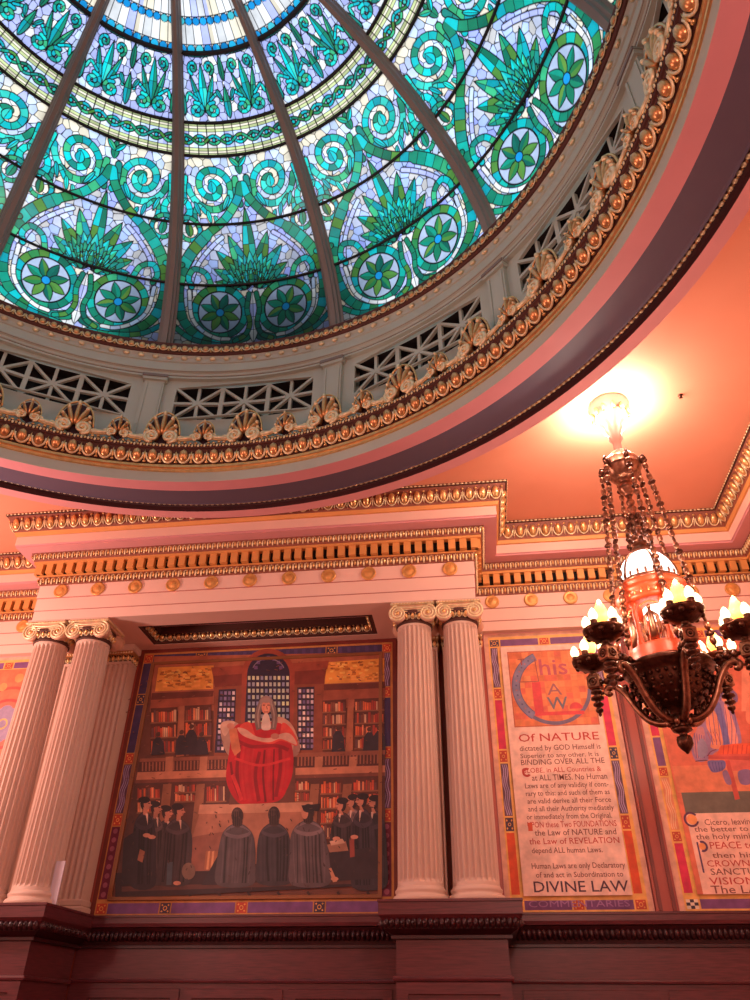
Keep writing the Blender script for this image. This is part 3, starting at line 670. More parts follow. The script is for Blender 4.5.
# listeners
PL((44, 26, 28), (60, 640), (692, 626), (692, 668), (60, 700)); PL((78, 46, 40), (75, 672), (692, 654), (692, 663), (75, 684))
for k in range(9): x = 90+k*70; P.line([q6(x, 684), q6(x+8, 698)], .03, (60, 36, 34))
def gown(x, y, w, h, c, lean=0, profile=0, skin=(170, 110, 88), cap=True):
    """figure in a gown: x,y neck; w shoulder width; h length; profile -1 faces left, 0 from behind, 1 faces right"""
    d = tuple(int(v*.66) for v in c); l = tuple(min(255, int(v*1.35)) for v in c)
    PS(c, (x-w*.46+lean, y+h), (x-w*.50+lean*.6, y+h*.62), (x-w*.46, y+h*.32), (x-w*.36, y+h*.15), (x-w*.13, y+h*.04), (x+w*.13, y+h*.04), (x+w*.36, y+h*.15), (x+w*.46, y+h*.32), (x+w*.52+lean*.6, y+h*.65), (x+w*.47+lean, y+h))
    for k in range(9):
        x1 = x-w*.38+k*w*.095; P.line([q6(*p) for p in curve([(x1, y+h*.24), (x1+lean*.4+random.uniform(-2, 2), y+h*.6), (x1+lean+random.uniform(-3, 3), y+h*.97)], 4)], random.uniform(.012, .03), random.choice([d, l, d]))
    PS(l, (x-w*.36, y+h*.16), (x-w*.10, y+h*.05), (x+w*.10, y+h*.05), (x+w*.36, y+h*.16), (x+w*.28, y+h*.23), (x, y+h*.27), (x-w*.28, y+h*.23)); PS(c, (x-w*.3, y+h*.15), (x, y+h*.08), (x+w*.3, y+h*.15), (x+w*.2, y+h*.19), (x, y+h*.21), (x-w*.2, y+h*.19))
    hx, hy = x+profile*2, y-14
    if profile:
        blob(hx, hy, 11, 17, (44, 30, 30)); blob(hx+profile*5, hy+1, 8.5, 13, skin); PL(skin, (hx+profile*11, hy-2), (hx+profile*17, hy+4), (hx+profile*11, hy+6)); PL(skin, (hx-4, hy+8), (hx+6*profile, hy+10), (hx+5*profile, y+h*.08), (hx-5*profile, y+h*.06))
        blob(hx-profile*2, hy-9, 14, 8, (38, 26, 28)); P.line([q6(hx+profile*7, hy-1), q6(hx+profile*12, hy-1)], .012, (64, 36, 34)); P.line([q6(hx+profile*9, hy+8), q6(hx+profile*13, hy+8)], .010, (128, 54, 46))
        PL((196, 160, 140), (x+profile*3, y+h*.05), (x+profile*9, y+h*.05), (x+profile*8, y+h*.2))
    else:
        blob(hx, hy, 14, 20, (56, 38, 36)); blob(hx, hy+14, 12, 14, (62, 42, 38)); blob(hx-3, hy-6, 8, 9, (78, 54, 48))
        for k in range(5): P.line([q6(hx-8+k*4, hy-10), q6(hx-9+k*4.5, hy+24)], .012, (40, 28, 28))
gown(178, 512, 54, 150, (44, 34, 38), 0, 1); gown(152, 502, 52, 160, (60, 46, 46), 0, 1); gown(128, 492, 58, 180, (38, 30, 36), -4, 1); gown(206, 508, 74, 158, (54, 42, 44), -10, 1)
gown(618, 486, 50, 150, (104, 82, 80), 0, -1); gown(592, 494, 60, 150, (52, 40, 42), 0, -1); gown(668, 488, 56, 185, (40, 32, 38), 0, -1); gown(640, 484, 60, 190, (48, 38, 44), 4, -1)
PL((40, 30, 34), (80, 560), (110, 540), (112, 664), (74, 668)); PL((46, 34, 38), (560, 592), (660, 580), (690, 600), (690, 652), (560, 660))
PL((44, 32, 36), (262, 668), (300, 600), (330, 590), (330, 668)); PL((44, 32, 36), (540, 660), (548, 600), (572, 600), (580, 656))
gown(346, 520, 88, 148, (70, 58, 60), -6, 0); gown(432, 518, 82, 146, (50, 42, 46), 0, 0); gown(512, 512, 92, 156, (80, 66, 68), 4, 0)
blob(504, 500, 8, 14, (176, 116, 92)); blob(514, 490, 15, 9, (44, 32, 34)); PL((36, 26, 30), (496, 482), (540, 478), (536, 496), (500, 492))
PL((150, 104, 82), (556, 574), (600, 566), (606, 588), (562, 592)); PL((190, 148, 122), (562, 566), (592, 560), (598, 570), (566, 576)); PL((130, 60, 50), (608, 560), (619, 558), (621, 602), (610, 604))
for cx_, cy_ in ((134, 552), (146, 556), (620, 556), (578, 560), (205, 664), (574, 654)): blob(cx_, cy_, 9, 5, (182, 122, 98))
PL((136, 84, 62), (118, 584), (130, 590), (124, 616), (112, 610)); blob(232, 636, 16, 20, (112, 84, 70)); PL((66, 76, 84), (182, 616), (195, 614), (192, 668), (180, 668)); PL((176, 120, 92), (560, 630), (566, 628), (580, 660), (570, 662))
# brush marks
for i in range(380):
    a, b = random.uniform(70, 686), random.uniform(140, 680)
    if 330 < a < 480 and 225 < b < 480: continue
    c = random.choice([(134, 76, 56), (112, 62, 48), (146, 88, 66)]) if b < 470 else random.choice([(70, 48, 46), (60, 42, 42), (84, 58, 52)])
    L_ = random.uniform(3, 9); t_ = random.uniform(-.5, .5) if b < 500 else random.uniform(.8, 2.2); P.line([q6(a, b), q6(a+L_*math.cos(t_), b+L_*math.sin(t_))], random.uniform(.006, .014), c); P.k -= .5
P.build('canvas', root)

# ------------------------------------------------------------------ inscribed panel "DIVINE LAW"
def backing(root, x0, x1, col='ochre'):
    mb = MB(); mb.box(x0, x1, YW-.02, YW, 2.69, 6.33, 'rose'); mb.build('backing', root)
    P = Paint(YW-.0205); P.rect(x0+.005, x1-.005, 2.70, 6.32, (226, 172, 146)); return P
root = thing('text_mural', 'tall painted text panel reading This Law of Nature and DIVINE LAW, in a mosaic border', 'painting', (4.15, YW, 2.7))
P = backing(root, 3.28, 5.02); P.build('margin', root)
GP = (238, 178, 96)
SL = [('wav', .6), ('sq', .14), ('mag', .68), ('sq', .15), ('wav', .66), ('sqd', .16), ('org', .7)]
mosaic_border(root, 3.345, 4.955, 2.70, 6.27, YW-.023, .145, SL, [('wav', .6), ('sq', .14), ('mag', .68), ('sqd', .15), ('wav', .66), ('sq', .16), ('org', .7)],
    [('sq', .12), ('pur', .55), ('sq', .12), ('pur', .55), ('sq', .12)], [('sqd', .12), ('pur', .5), ('sq', .12), ('pur', .5), ('sqd', .12)], gold=GP)
P = Paint(YW-.05)
P.rect(3.51, 4.79, 2.87, 6.10, (244, 202, 184)); P.rect(3.60, 4.74, 4.92, 6.02, (190, 96, 66)); P.rect(3.615, 4.725, 4.935, 6.005, (222, 124, 76))
for i in range(12):
    for j in range(12):
        if random.random() < .75:
            x, z = 3.62+i*.092, 4.94+j*.0885; c = random.choice([(226, 132, 78), (212, 112, 68), (232, 142, 88), (220, 104, 76)]); P.rect(x, x+.087, z, z+.084, c, 0)
P.k += 1
BL = (126, 120, 150)
P.ring((4.17, 5.47), .435, .55, PI*.62, PI*1.30, (90, 88, 122), 30); P.ring((4.17, 5.47), .445, .54, PI*.62, PI*1.30, BL, 30)
P.ring((4.17, 5.47), .485, .535, PI*1.30, PI*1.97, (112, 100, 128), 30)
for k in range(14):
    a = PI*(.65+.046*k); P.ring((4.17+.49*math.cos(a), 5.47+.49*math.sin(a)), .0, .014, 0, 2*PI, (90, 84, 120) if k % 2 else (170, 110, 120), 8)
P.rect(3.90, 4.02, 5.07, 5.55, (214, 66, 68)); P.rect(3.90, 4.56, 5.07, 5.12, (214, 66, 68)); P.ring((4.46, 5.15), 0, .09, 0, PI, (214, 66, 68), 12); P.line([(3.72, 5.56), (4.0, 5.56), (3.98, 5.9)], .014, (150, 70, 70))
text_mesh(P, 'his', 4.03, 4.42, 5.77, .34, (186, 84, 96), .01); text_mesh(P, 'A', 4.10, 4.30, 5.44, .24, (150, 92, 96), .0); text_mesh(P, 'W', 4.08, 4.36, 5.24, .25, (112, 104, 118), .01); text_mesh(P, 'T', 3.74, 3.84, 5.86, .14, (150, 70, 70))
INK = (132, 66, 56); RED = (196, 66, 56); DK = (84, 48, 66)
LINES = [('Of NATURE', 4.775, .15, RED, 3.64, 4.70), ('dictated by GOD Himself is', 4.635, .10, INK, 3.64, 4.70), ('Superior to any other. It is', 4.535, .085, INK, 3.64, 4.66), ('BINDING OVER ALL THE', 4.45, .10, INK, 3.64, 4.72),
    ('GLOBE, in ALL Countries &', 4.345, .09, RED, 3.64, 4.66), ('at ALL TIMES. No Human', 4.25, .105, INK, 3.76, 4.72), ('Laws are of any validity if cont-', 4.15, .09, INK, 3.66, 4.72), ('rary to this: and such of them as', 4.055, .09, INK, 3.66, 4.72),
    ('are valid derive all their Force', 3.96, .09, INK, 3.67, 4.72), ('and all their Authority mediately', 3.865, .09, INK, 3.67, 4.74), ('or immediately from the Original.', 3.77, .09, INK, 3.64, 4.70), ('UPON these Two FOUNDATIONS', 3.675, .10, RED, 3.64, 4.74),
    ('the Law of NATURE and', 3.58, .10, INK, 3.72, 4.72), ('the Law of REVELATION', 3.48, .10, RED, 3.64, 4.74), ('depend ALL human Laws.', 3.375, .09, INK, 3.66, 4.52), ('Human Laws are only Declaratory', 3.20, .09, INK, 3.64, 4.76),
    ('of and act in Subordination to', 3.10, .085, INK, 3.68, 4.72), ('DIVINE LAW', 2.97, .17, DK, 3.64, 4.76)]
for b, z, s_, c, x0, x1 in LINES: text_mesh(P, b, x0, x1, z+.035*s_*0, s_, c, .006)
P.ring((3.70, 4.32), .03, .06, PI*.3, PI*1.8, RED, 16); P.rect(3.645, 3.70, 3.60, 3.70, (214, 88, 56))
text_mesh(P, 'COMMENTARIES', 3.56, 4.74, 2.785, .10, (170, 120, 170), .0)
P.build('lettering', root)

# ------------------------------------------------------------------ right-hand mural
root = thing('illustrated_mural', 'painted panel at the right edge with a blue-robed figure, red table and text below', 'painting', (6.3, YW, 2.7))
P = backing(root, 5.30, 7.33); P.build('margin', root)
mosaic_border(root, 5.37, 7.27, 2.70, 6.27, YW-.023, .145, [('wav', .5), ('pur', .7), ('sq', .14), ('mag', .4), ('pur', .5), ('sq', .14), ('oran', .85), ('sq', .15), ('mag', .74)], SL,
    [('chk', .14), ('pur', .7), ('sq', .12), ('pur', .7), ('chk', .14)], [('sqd', .12), ('pur', .7), ('sq', .12), ('pur', .7), ('sqd', .12)], gold=GP)
P = Paint(YW-.05)
P.rect(5.535, 7.10, 2.87, 6.10, (222, 118, 88)); P.rect(5.56, 7.08, 4.0, 6.07, (214, 112, 84)); P.rect(5.56, 7.08, 4.02, 4.35, (220, 132, 96)); P.rect(5.60, 7.08, 3.77, 4.02, (110, 104, 92)); P.rect(5.60, 7.08, 2.87, 3.77, (244, 198, 178))
def qm(px, py): return wall_pt(680+px/9.09, 690+py/9.09, YW-.05)
def PM(rgb, *pts): P.poly([qm(*p) for p in pts], rgb)
def PMS(rgb, *pts): P.poly([qm(*p) for p in smooth_loop(pts)], rgb)
def LM(rgb, w_, *pts): P.line([qm(*p) for p in curve(pts, 6)], w_, rgb)
PM((232, 146, 116), (560, -200), (640, -200), (640, 470), (560, 480)); PM((206, 102, 80), (480, 200), (640, 190), (640, 490), (560, 490))
PMS((156, 122, 158), (230, 150), (330, 60), (430, 80), (500, 220), (560, 470), (470, 530), (330, 560), (250, 640), (140, 640), (100, 500), (150, 360), (200, 260))
PMS((196, 132, 136), (150, 360), (210, 340), (230, 470), (210, 600), (150, 610), (120, 500)); PMS((226, 142, 110), (240, 200), (310, 190), (360, 300), (395, 430), (370, 530), (280, 520), (290, 430), (240, 330))
PMS((230, 150, 132), (400, 130), (460, 210), (530, 470), (470, 510), (430, 350)); PMS((116, 110, 166), (310, 130), (360, 120), (420, 330), (450, 510), (405, 520), (370, 350))
for k in range(7): LM((104, 84, 140), .008, (255+k*38, 180-k*6), (270+k*40, 320), (300+k*34, 500))
for k in range(5): LM((120, 92, 140), .010, (130+k*22, 390+k*6), (140+k*20, 500), (150+k*18, 620))
for k in range(4): LM((176, 84, 80), .007, (250+k*26, 380), (262+k*28, 420), (290+k*24, 470))
PMS((222, 140, 108), (380, 30), (440, 20), (480, 60), (460, 110), (400, 110), (370, 70)); PMS((120, 98, 140), (340, 60), (380, -10), (450, -20), (520, 40), (520, 110), (480, 80), (430, 10), (390, 40), (370, 100))
PMS((222, 134, 106), (620, 90), (640, 100), (640, 300), (600, 270), (600, 160))
PM((224, 92, 58), (370, 505), (470, 490), (640, 480), (640, 590), (330, 590)); 
for k in range(6): LM((196, 60, 50), .010, (400+k*42, 500), (396+k*42, 545), (392+k*42, 586))
PM((206, 88, 74), (260, 590), (640, 578), (640, 600), (256, 606)); PM((190, 78, 70), (262, 606), (640, 600), (640, 640), (250, 625)); PM((200, 84, 72), (410, 640), (450, 636), (545, 990), (500, 1000)); PM((214, 104, 90), (450, 640), (640, 640), (640, 730), (480, 735))
PMS((110, 98, 150), (250, 650), (330, 640), (405, 645), (410, 710), (350, 745), (285, 740)); PMS((140, 112, 150), (385, 750), (430, 735), (470, 850), (420, 850)); PMS((134, 108, 150), (530, 740), (640, 730), (640, 850), (550, 850))
for k in range(5): LM((84, 72, 130), .008, (265+k*28, 655), (275+k*27, 700), (295+k*22, 738))
PMS((150, 138, 168), (160, 480), (200, 440), (235, 480), (255, 560), (200, 620), (165, 590)); LM((90, 50, 60), .012, (250, 640), (200, 640), (140, 648)); LM((120, 60, 90), .012, (250, 600), (280, 560), (330, 540))
for b, z, s_, c, x0, x1 in [('Cicero, leaving his country for', 3.665, .10, INK, 5.80, 7.0), ('the better to continue with', 3.585, .085, INK, 5.66, 7.0), ('the holy ministration of the', 3.50, .09, INK, 5.66, 7.0), ('PEACE to be bound of', 3.40, .11, RED, 5.80, 7.0), ('then his peace upon', 3.29, .085, INK, 5.80, 7.0),
        ('CROWN of GLORY the', 3.20, .10, RED, 5.72, 7.0), ('SANCTUARY the Holy', 3.11, .10, INK, 5.74, 7.0), ('VISION such to be', 3.01, .11, RED, 5.70, 7.0), ('The LAW and the', 2.92, .12, INK, 5.70, 7.0)]: text_mesh(P, b, x0, x1, z, s_, c, .004)
P.ring((5.65, 3.70), .065, .09, PI*.2, PI*1.9, (96, 52, 84), 18); P.ring((5.66, 3.70), 0, .06, 0, 2*PI, (240, 160, 96), 14); P.line([(5.66, 3.44), (5.66, 3.1)], .02, (96, 60, 100)); P.ring((5.71, 3.39), .04, .065, -PI*.6, PI*.6, (96, 60, 100), 14); P.ring((5.71, 3.39), 0, .04, 0, 2*PI, (240, 160, 96), 12)
P.build('picture', root)
# ------------------------------------------------------------------ left-hand mural
root = thing('illustrated_mural', 'orange painted panel with a grey-blue flower at the far left edge', 'painting', (-4.15, YW, 2.7))
P = backing(root, -5.02, -3.28); P.build('margin', root)
mosaic_border(root, -4.955, -3.345, 2.70, 6.27, YW-.023, .145, SL, SL, [('sq', .12), ('pur', .55), ('sq', .12), ('pur', .55), ('sq', .12)], [('sqd', .12), ('pur', .5), ('sq', .12), ('pur', .5), ('sqd', .12)], gold=GP)
P = Paint(YW-.05); P.rect(-4.79, -3.51, 2.87, 6.10, (226, 116, 80)); fx, fz = wall_pt(4, 725, YW)
for r_, c in ((.78, (206, 84, 66)), (.72, (228, 120, 84)), (.52, (204, 74, 66)), (.46, (226, 110, 84))): P.ring((fx, fz), 0, r_*.75, 0, 2*PI, c, 30)
for k in range(8): P.ring((fx+.17*math.cos(k*PI/4), fz+.17*math.sin(k*PI/4)), 0, .12, 0, 2*PI, (150, 130, 156), 14)
P.ring((fx, fz), 0, .16, 0, 2*PI, (150, 130, 156), 20); P.ring((fx, fz), .06, .085, 0, 2*PI, (210, 170, 96), 16)
for k in range(26):
    a = random.uniform(0, 2*PI); r_ = random.uniform(.55, 1.1); x, z = fx+r_*math.cos(a)*.6, fz+r_*math.sin(a)
    if -4.7 < x < -3.6 and 3 < z < 6: P.ring((x, z), .0, random.uniform(.03, .08), 0, 2*PI, random.choice([(206, 70, 60), (232, 150, 90), (190, 110, 120)]), 12)
P.build('picture', root)

# ------------------------------------------------------------------ dome opening: soffit rings
DC = (0, Y_C, 0)
NS = 180
def ringlathe(mb, prof, mat, n=NS, smooth=False): mb.lathe(prof, DC, mat, n, smooth=smooth)
def ring_repeat(mb, el, R, z, pitch_deg, h, slope, depth, a0=0., wscale=1):
    m = round(360/pitch_deg); s = np.array(slope, float); s /= np.linalg.norm(s)
    for i in range(m):
        a = 2*PI*i/m+a0; inw = np.array([-math.cos(a), -math.sin(a), 0]); t = np.array([math.sin(a), -math.cos(a), 0])
        u = inw*s[0]+np.array([0, 0, s[1]]); n = inw*s[1]+np.array([0, 0, -s[0]])
        el.put(mb, (R*math.cos(a), Y_C+R*math.sin(a), z), t, u, n, (2*PI*R/m*wscale, h, depth))
ring = thing('dome_ring', 'round ceiling ring of maroon, salmon and cream bands around the stained-glass dome', 'ceiling ring', (0, Y_C, 7.6))
mb = MB(); ringlathe(mb, [(6.07, 8.0), (6.06, 7.60), (5.90, 7.605)], 'rose'); mb.build('rose_band', ring)
mb = MB(); ringlathe(mb, [(5.90, 7.605), (5.90, 7.68), (5.875, 7.70), (5.81, 7.715), (5.79, 7.69), (5.79, 7.65)], 'deep')
ring_repeat(mb, BEAD, 5.845, 7.70, .75, .055, (0, 1), .055); mb.build('rope_moulding', ring)
mb = MB(); ringlathe(mb, [(5.79, 7.65), (5.76, 7.655), (5.36, 7.585)], 'maroon'); mb.build('maroon_band', ring)
mb = MB(); ringlathe(mb, [(5.36, 7.585), (5.125, 7.565)], 'salmon'); mb.build('salmon_band', ring)
mb = MB(); ringlathe(mb, [(5.125, 7.565), (5.12, 7.57), (5.12, 7.72)], 'drum'); mb.build('cream_band', ring)
mb = MB(); ringlathe(mb, [(5.12, 7.72), (5.10, 7.725), (5.095, 7.745), (5.11, 7.76), (5.11, 7.77), (5.085, 7.785), (5.08, 7.82), (5.12, 7.83)], 'gold'); mb.build('gilt_fillet', ring)
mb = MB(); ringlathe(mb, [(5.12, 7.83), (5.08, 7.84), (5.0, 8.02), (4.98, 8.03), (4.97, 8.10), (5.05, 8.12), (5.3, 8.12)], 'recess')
ring_repeat(mb, EGG2, 5.035, 7.935, 2.4, .225, (.08, .19), .19, math.radians(90)); ring_repeat(mb, LEAF, 4.972, 8.068, 1.0, .07, (0, 1), .05)
mb.build('egg_and_dart_moulding', ring)

# ------------------------------------------------------------------ drum
drum = thing('dome_drum', 'grey-cream drum wall with pierced star lattices and pilasters below the glass dome', 'dome drum', (0, Y_C, 8.1))
RD = 5.3
mb = MB(); ringlathe(mb, [(RD, 8.10), (RD, 8.82)], 'drum'); ringlathe(mb, [(RD, 9.44), (RD, 9.58)], 'drum')
for k in range(12):
    for a, b in ((11.5, 18.5),):
        mb.lathe([(RD, 8.82), (RD, 9.44)], DC, 'drum', 6, math.radians(90+30*k+a), math.radians(90+30*k+b), smooth=False)
    mb.lathe([(RD, 8.82), (5.48, 8.82), (5.48, 9.44), (RD, 9.44)], DC, 'black', 16, math.radians(90+30*k-11.5), math.radians(90+30*k+11.5), smooth=False)
mb.build('drum_wall', drum)
mb = MB()
ringlathe(mb, [(RD, 9.58), (5.24, 9.585), (5.24, 9.62), (5.25, 9.63), (5.23, 9.64), (5.23, 9.68), (5.19, 9.70), (5.19, 9.74), (5.20, 9.75), (5.20, 9.86), (5.18, 9.87), (5.17, 9.93), (5.14, 9.97)], 'drum')
for z_, r_ in ((9.625, 5.243), (9.69, 5.205), (9.865, 5.188)): ringlathe(mb, [(r_+.01, z_), (r_-.006, z_+.004), (r_+.004, z_+.012)], 'drumline')
m_ = 150
for i in range(m_):
    a = 2*PI*i/m_; mb.ell((5.155*math.cos(a), Y_C+5.155*math.sin(a), 9.925), (.03, .05, .036), 'palegold', [[math.cos(a), math.sin(a), 0], [-math.sin(a), math.cos(a), 0], [0, 0, 1]], nu=7, nv=4)
mb.build('drum_cornice', drum)
mb = MB(); ringlathe(mb, [(5.14, 9.97), (5.12, 9.975), (5.10, 10.0), (5.08, 10.12), (5.07, 10.15), (5.09, 10.17), (5.36, 10.2)], 'recess')
ring_repeat(mb, EGG2, 5.09, 10.06, 1.8, .125, (.1, 1), .10); mb.build('egg_and_dart_moulding', drum)
def cyl_poly(mb, pts, r0, r1, mat):       # pts (azimuth deg rel. to +Y clockwise, z): prism between radii
    n = len(pts); V = []
    for r_ in (r0, r1):
        for a, z in pts: V.append((r_*math.sin(math.radians(a)), r_*math.cos(math.radians(a)), z))
    mb.add(V, [tuple(range(n)), tuple(range(2*n-1, n-1, -1))]+[(i, (i+1) % n, n+(i+1) % n, n+i) for i in range(n)], mat)
g = MB(); H0, H1 = 8.82, 9.44; W3 = 23/3
def bar(a0, z0, a1, z1, w):
    k = RD*PI/180; dx, dz = (a1-a0)*k, z1-z0; L = math.hypot(dx, dz); nx, nz = -dz/L*w/2, dx/L*w/2
    cyl_poly(g, [(a0+nx/k, z0+nz), (a1+nx/k, z1+nz), (a1-nx/k, z1-nz), (a0-nx/k, z0-nz)], RD+.0, RD+.045, 'drum')
for i in range(3):
    a = -11.5+i*W3; b = a+W3; c = (a+b)/2; zc = (H0+H1)/2
    bar(a, H0, b, H1, .04); bar(a, H1, b, H0, .04); bar(c, H0, c, H1, .045); bar(a, zc, b, zc, .045)
    if i: bar(a, H0, a, H1, .065)
for (a0, z0, a1, z1) in ((-11.5, H0, -11.5, H1), (11.5, H0, 11.5, H1), (-11.5, H0, 11.5, H0), (-11.5, H1, 11.5, H1)): bar(a0, z0, a1, z1, .02)
lat = g.build('lattice_grille', drum, off=(0, 0, 8.1))
for k in range(1, 12):
    c = lat.copy(); SC.collection.objects.link(c); c.rotation_euler[2] = -math.radians(30*k)
g = MB(); cyl_poly(g, [(13.4, 8.1), (16.6, 8.1), (16.6, 9.5), (13.4, 9.5)], 5.24, RD, 'drum'); cyl_poly(g, [(13.7, 8.1), (14.0, 8.1), (14.0, 9.46), (13.7, 9.46)], 5.225, 5.24, 'drum'); cyl_poly(g, [(16.0, 8.1), (16.3, 8.1), (16.3, 9.46), (16.0, 9.46)], 5.225, 5.24, 'drum')
cyl_poly(g, [(13.1, 9.5), (16.9, 9.5), (17.1, 9.58), (12.9, 9.58)], 5.20, RD, 'drum'); cyl_poly(g, [(12.95, 9.55), (17.05, 9.55), (17.05, 9.60), (12.95, 9.60)], 5.185, RD, 'drumline')
pl = g.build('drum_pilaster', drum, off=(0, 0, 8.1))
for k in range(1, 12):
    c = pl.copy(); SC.collection.objects.link(c); c.rotation_euler[2] = -math.radians(30*k)
# cresting of shells and scrolls
crest = thing('cresting', 'gilded cresting of shell palmettes and scrolls standing on the dome ring', 'cresting', (0, Y_C, 8.1))
RC = 5.0
def shell(mb, w, h, nl, z0, scr):        # local x across, z up, y towards the axis of the dome is negative
    V = [(0, .02, z0)]
    for i in range(25):
        a = -PI*.08+PI*1.16*i/24; V.append((-w*math.cos(a)*1.0, .02, z0+h*(.32+.68*max(0, math.sin(a))) if 0 < a < PI else z0+h*.3))
    mb.add([(x, y+.02, z) for x, y, z in V], [(0, i+1, i+2) for i in range(24)], 'deep')
    for i in range(nl):
        f = (i+.5)/nl; a = PI*.02+PI*.96*f; dx, dz = -math.cos(a), math.sin(a)
        L = 1/math.hypot(dx/w, dz/(h*.92)); d = np.array([dx, 0, dz]); sd_ = np.array([-dz, 0, dx]); c = np.array([0, -.01, z0+h*.14])+d*L*.55
        mb.ell(c, (L*.43, w*.15, .07), 'copper', [d, sd_, (0, 1, 0)], nu=7, nv=6)
        if 0 < i < nl-1: mb.ell(c+d*L*.31+np.array([0, -.03, 0]), (L*.10, w*.12, .04), 'palegold', [d, sd_, (0, 1, 0)], nu=7, nv=5)
    pts = [(-w*1.02*math.cos(a), -.005, z0+h*(.30+.72*math.sin(a))) for a in np.linspace(0, PI, 18)]
    mb.tube(pts, .016 if w > .15 else .011, 'gold', n=5)
    for sx in (-1, 1):
        rr = scr; c = (sx*w*.52, z0+rr*.9)
        mb.tube([(p[0], -.055, p[2]) for p in spiral(c, rr, .015, 1.8, -PI/2, sx, 26)], [.024*rr/.09]*27, 'palegold', n=6)
        mb.ell((c[0], -.06, c[1]), (.022, .02, .022), 'gold', nu=6, nv=4)
def at_ring(mb, ang): return mb.build
lg = MB(); shell(lg, .235, .56, 9, 8.13, .105); big = lg.build('shell_palmette', crest, off=(0, RC*0, 8.1))
sm = MB(); shell(sm, .15, .37, 7, 8.17, .065); small = sm.build('small_palmette', crest, off=(0, 0, 8.1))
sc_ = MB()
step = 360/27*PI/180*RC/2
for sx in (-1, 1):
    # S-scroll from the large shell to the small one
    pts = []
    for i in range(31):
        f = i/30; pts.append((sx*(.10+f*(step-.16)), -.035+.01*math.sin(f*6), 8.155+.125*(.5-.5*math.cos(PI*f))*1.0+.03*math.sin(2*PI*f)))
    sc_.tube(pts, [.034-.008*abs(2*i/30-1) for i in range(31)], 'palegold', n=6)
    sc_.tube([(p[0], p[1]-.01, p[2]-.045) for p in pts[2:26]], .012, 'gold', n=5)
    c = (sx*(step-.13), 8.235); sc_.tube([(p[0], -.045, p[2]) for p in spiral(c, .062, .012, 1.6, PI*.1, -sx, 22)], .014, 'palegold', n=5)
    c = (sx*.27, 8.215); sc_.tube([(p[0], -.04, p[2]) for p in spiral(c, .05, .01, 1.4, -PI*.4, sx, 20)], .012, 'palegold', n=5)
    for k in range(6): sc_.ell((sx*(.12+k*.075), -.03, 8.14+.01*(k % 2)), (.028, .025, .02), 'gold', nu=6, nv=4)
scr = sc_.build('scroll', crest, off=(0, 0, 8.1))
def place_ring(o, base, deg, first):
    c = o if first else o.copy()
    if not first: SC.collection.objects.link(c)
    a = math.radians(deg)             # deg measured clockwise from +Y
    rr = RC+.03
    c.location = (rr*math.sin(a), rr*math.cos(a), 0); c.rotation_euler[2] = -a
for k in range(27):
    d0 = 2.0+360/27*k
    for o, dd in ((big, 0), (scr, 0), (small, 360/54)): place_ring(o, None, d0+dd, k == 0)

# ------------------------------------------------------------------ the stained-glass dome
DA, DH, DZ = 5.42, 3.87, 9.66
def dome_rz(p): return DA*math.cos(p), DZ+DH*math.sin(p)
PH = [math.radians(x) for x in (6.5, 25.4, 37.9, 50.1, 55.5, 65.8, 87)]
_pp = np.linspace(PH[0], PH[-1], 800); _rr = DA*np.cos(_pp); _zz = DZ+DH*np.sin(_pp)
_ss = np.concatenate([[0], np.cumsum(np.hypot(np.diff(_rr), np.diff(_zz)))])
def s_of(p): return float(np.interp(p, _pp, _ss))
S_ = [s_of(p) for p in PH]
HA = math.radians(14.6)
WH = lin((236, 232, 228)); LAV = lin((186, 190, 240)); CRM = lin((240, 224, 196)); PBL = lin((204, 218, 244)); YG = lin((206, 214, 150))
GREENS = [lin(c) for c in ((24, 176, 158), (18, 196, 196), (34, 150, 112), (26, 128, 100), (60, 176, 120), (20, 160, 170), (30, 140, 128))]
DGREEN = [lin(c) for c in ((22, 112, 88), (30, 130, 96), (44, 128, 72), (20, 98, 84), (82, 136, 60), (24, 150, 124))]
CYAN = [lin(c) for c in ((16, 206, 206), (30, 214, 196), (20, 180, 190), (60, 210, 190))]
BLUE = lin((28, 150, 214)); LEAD = np.array((.006, .006, .008))
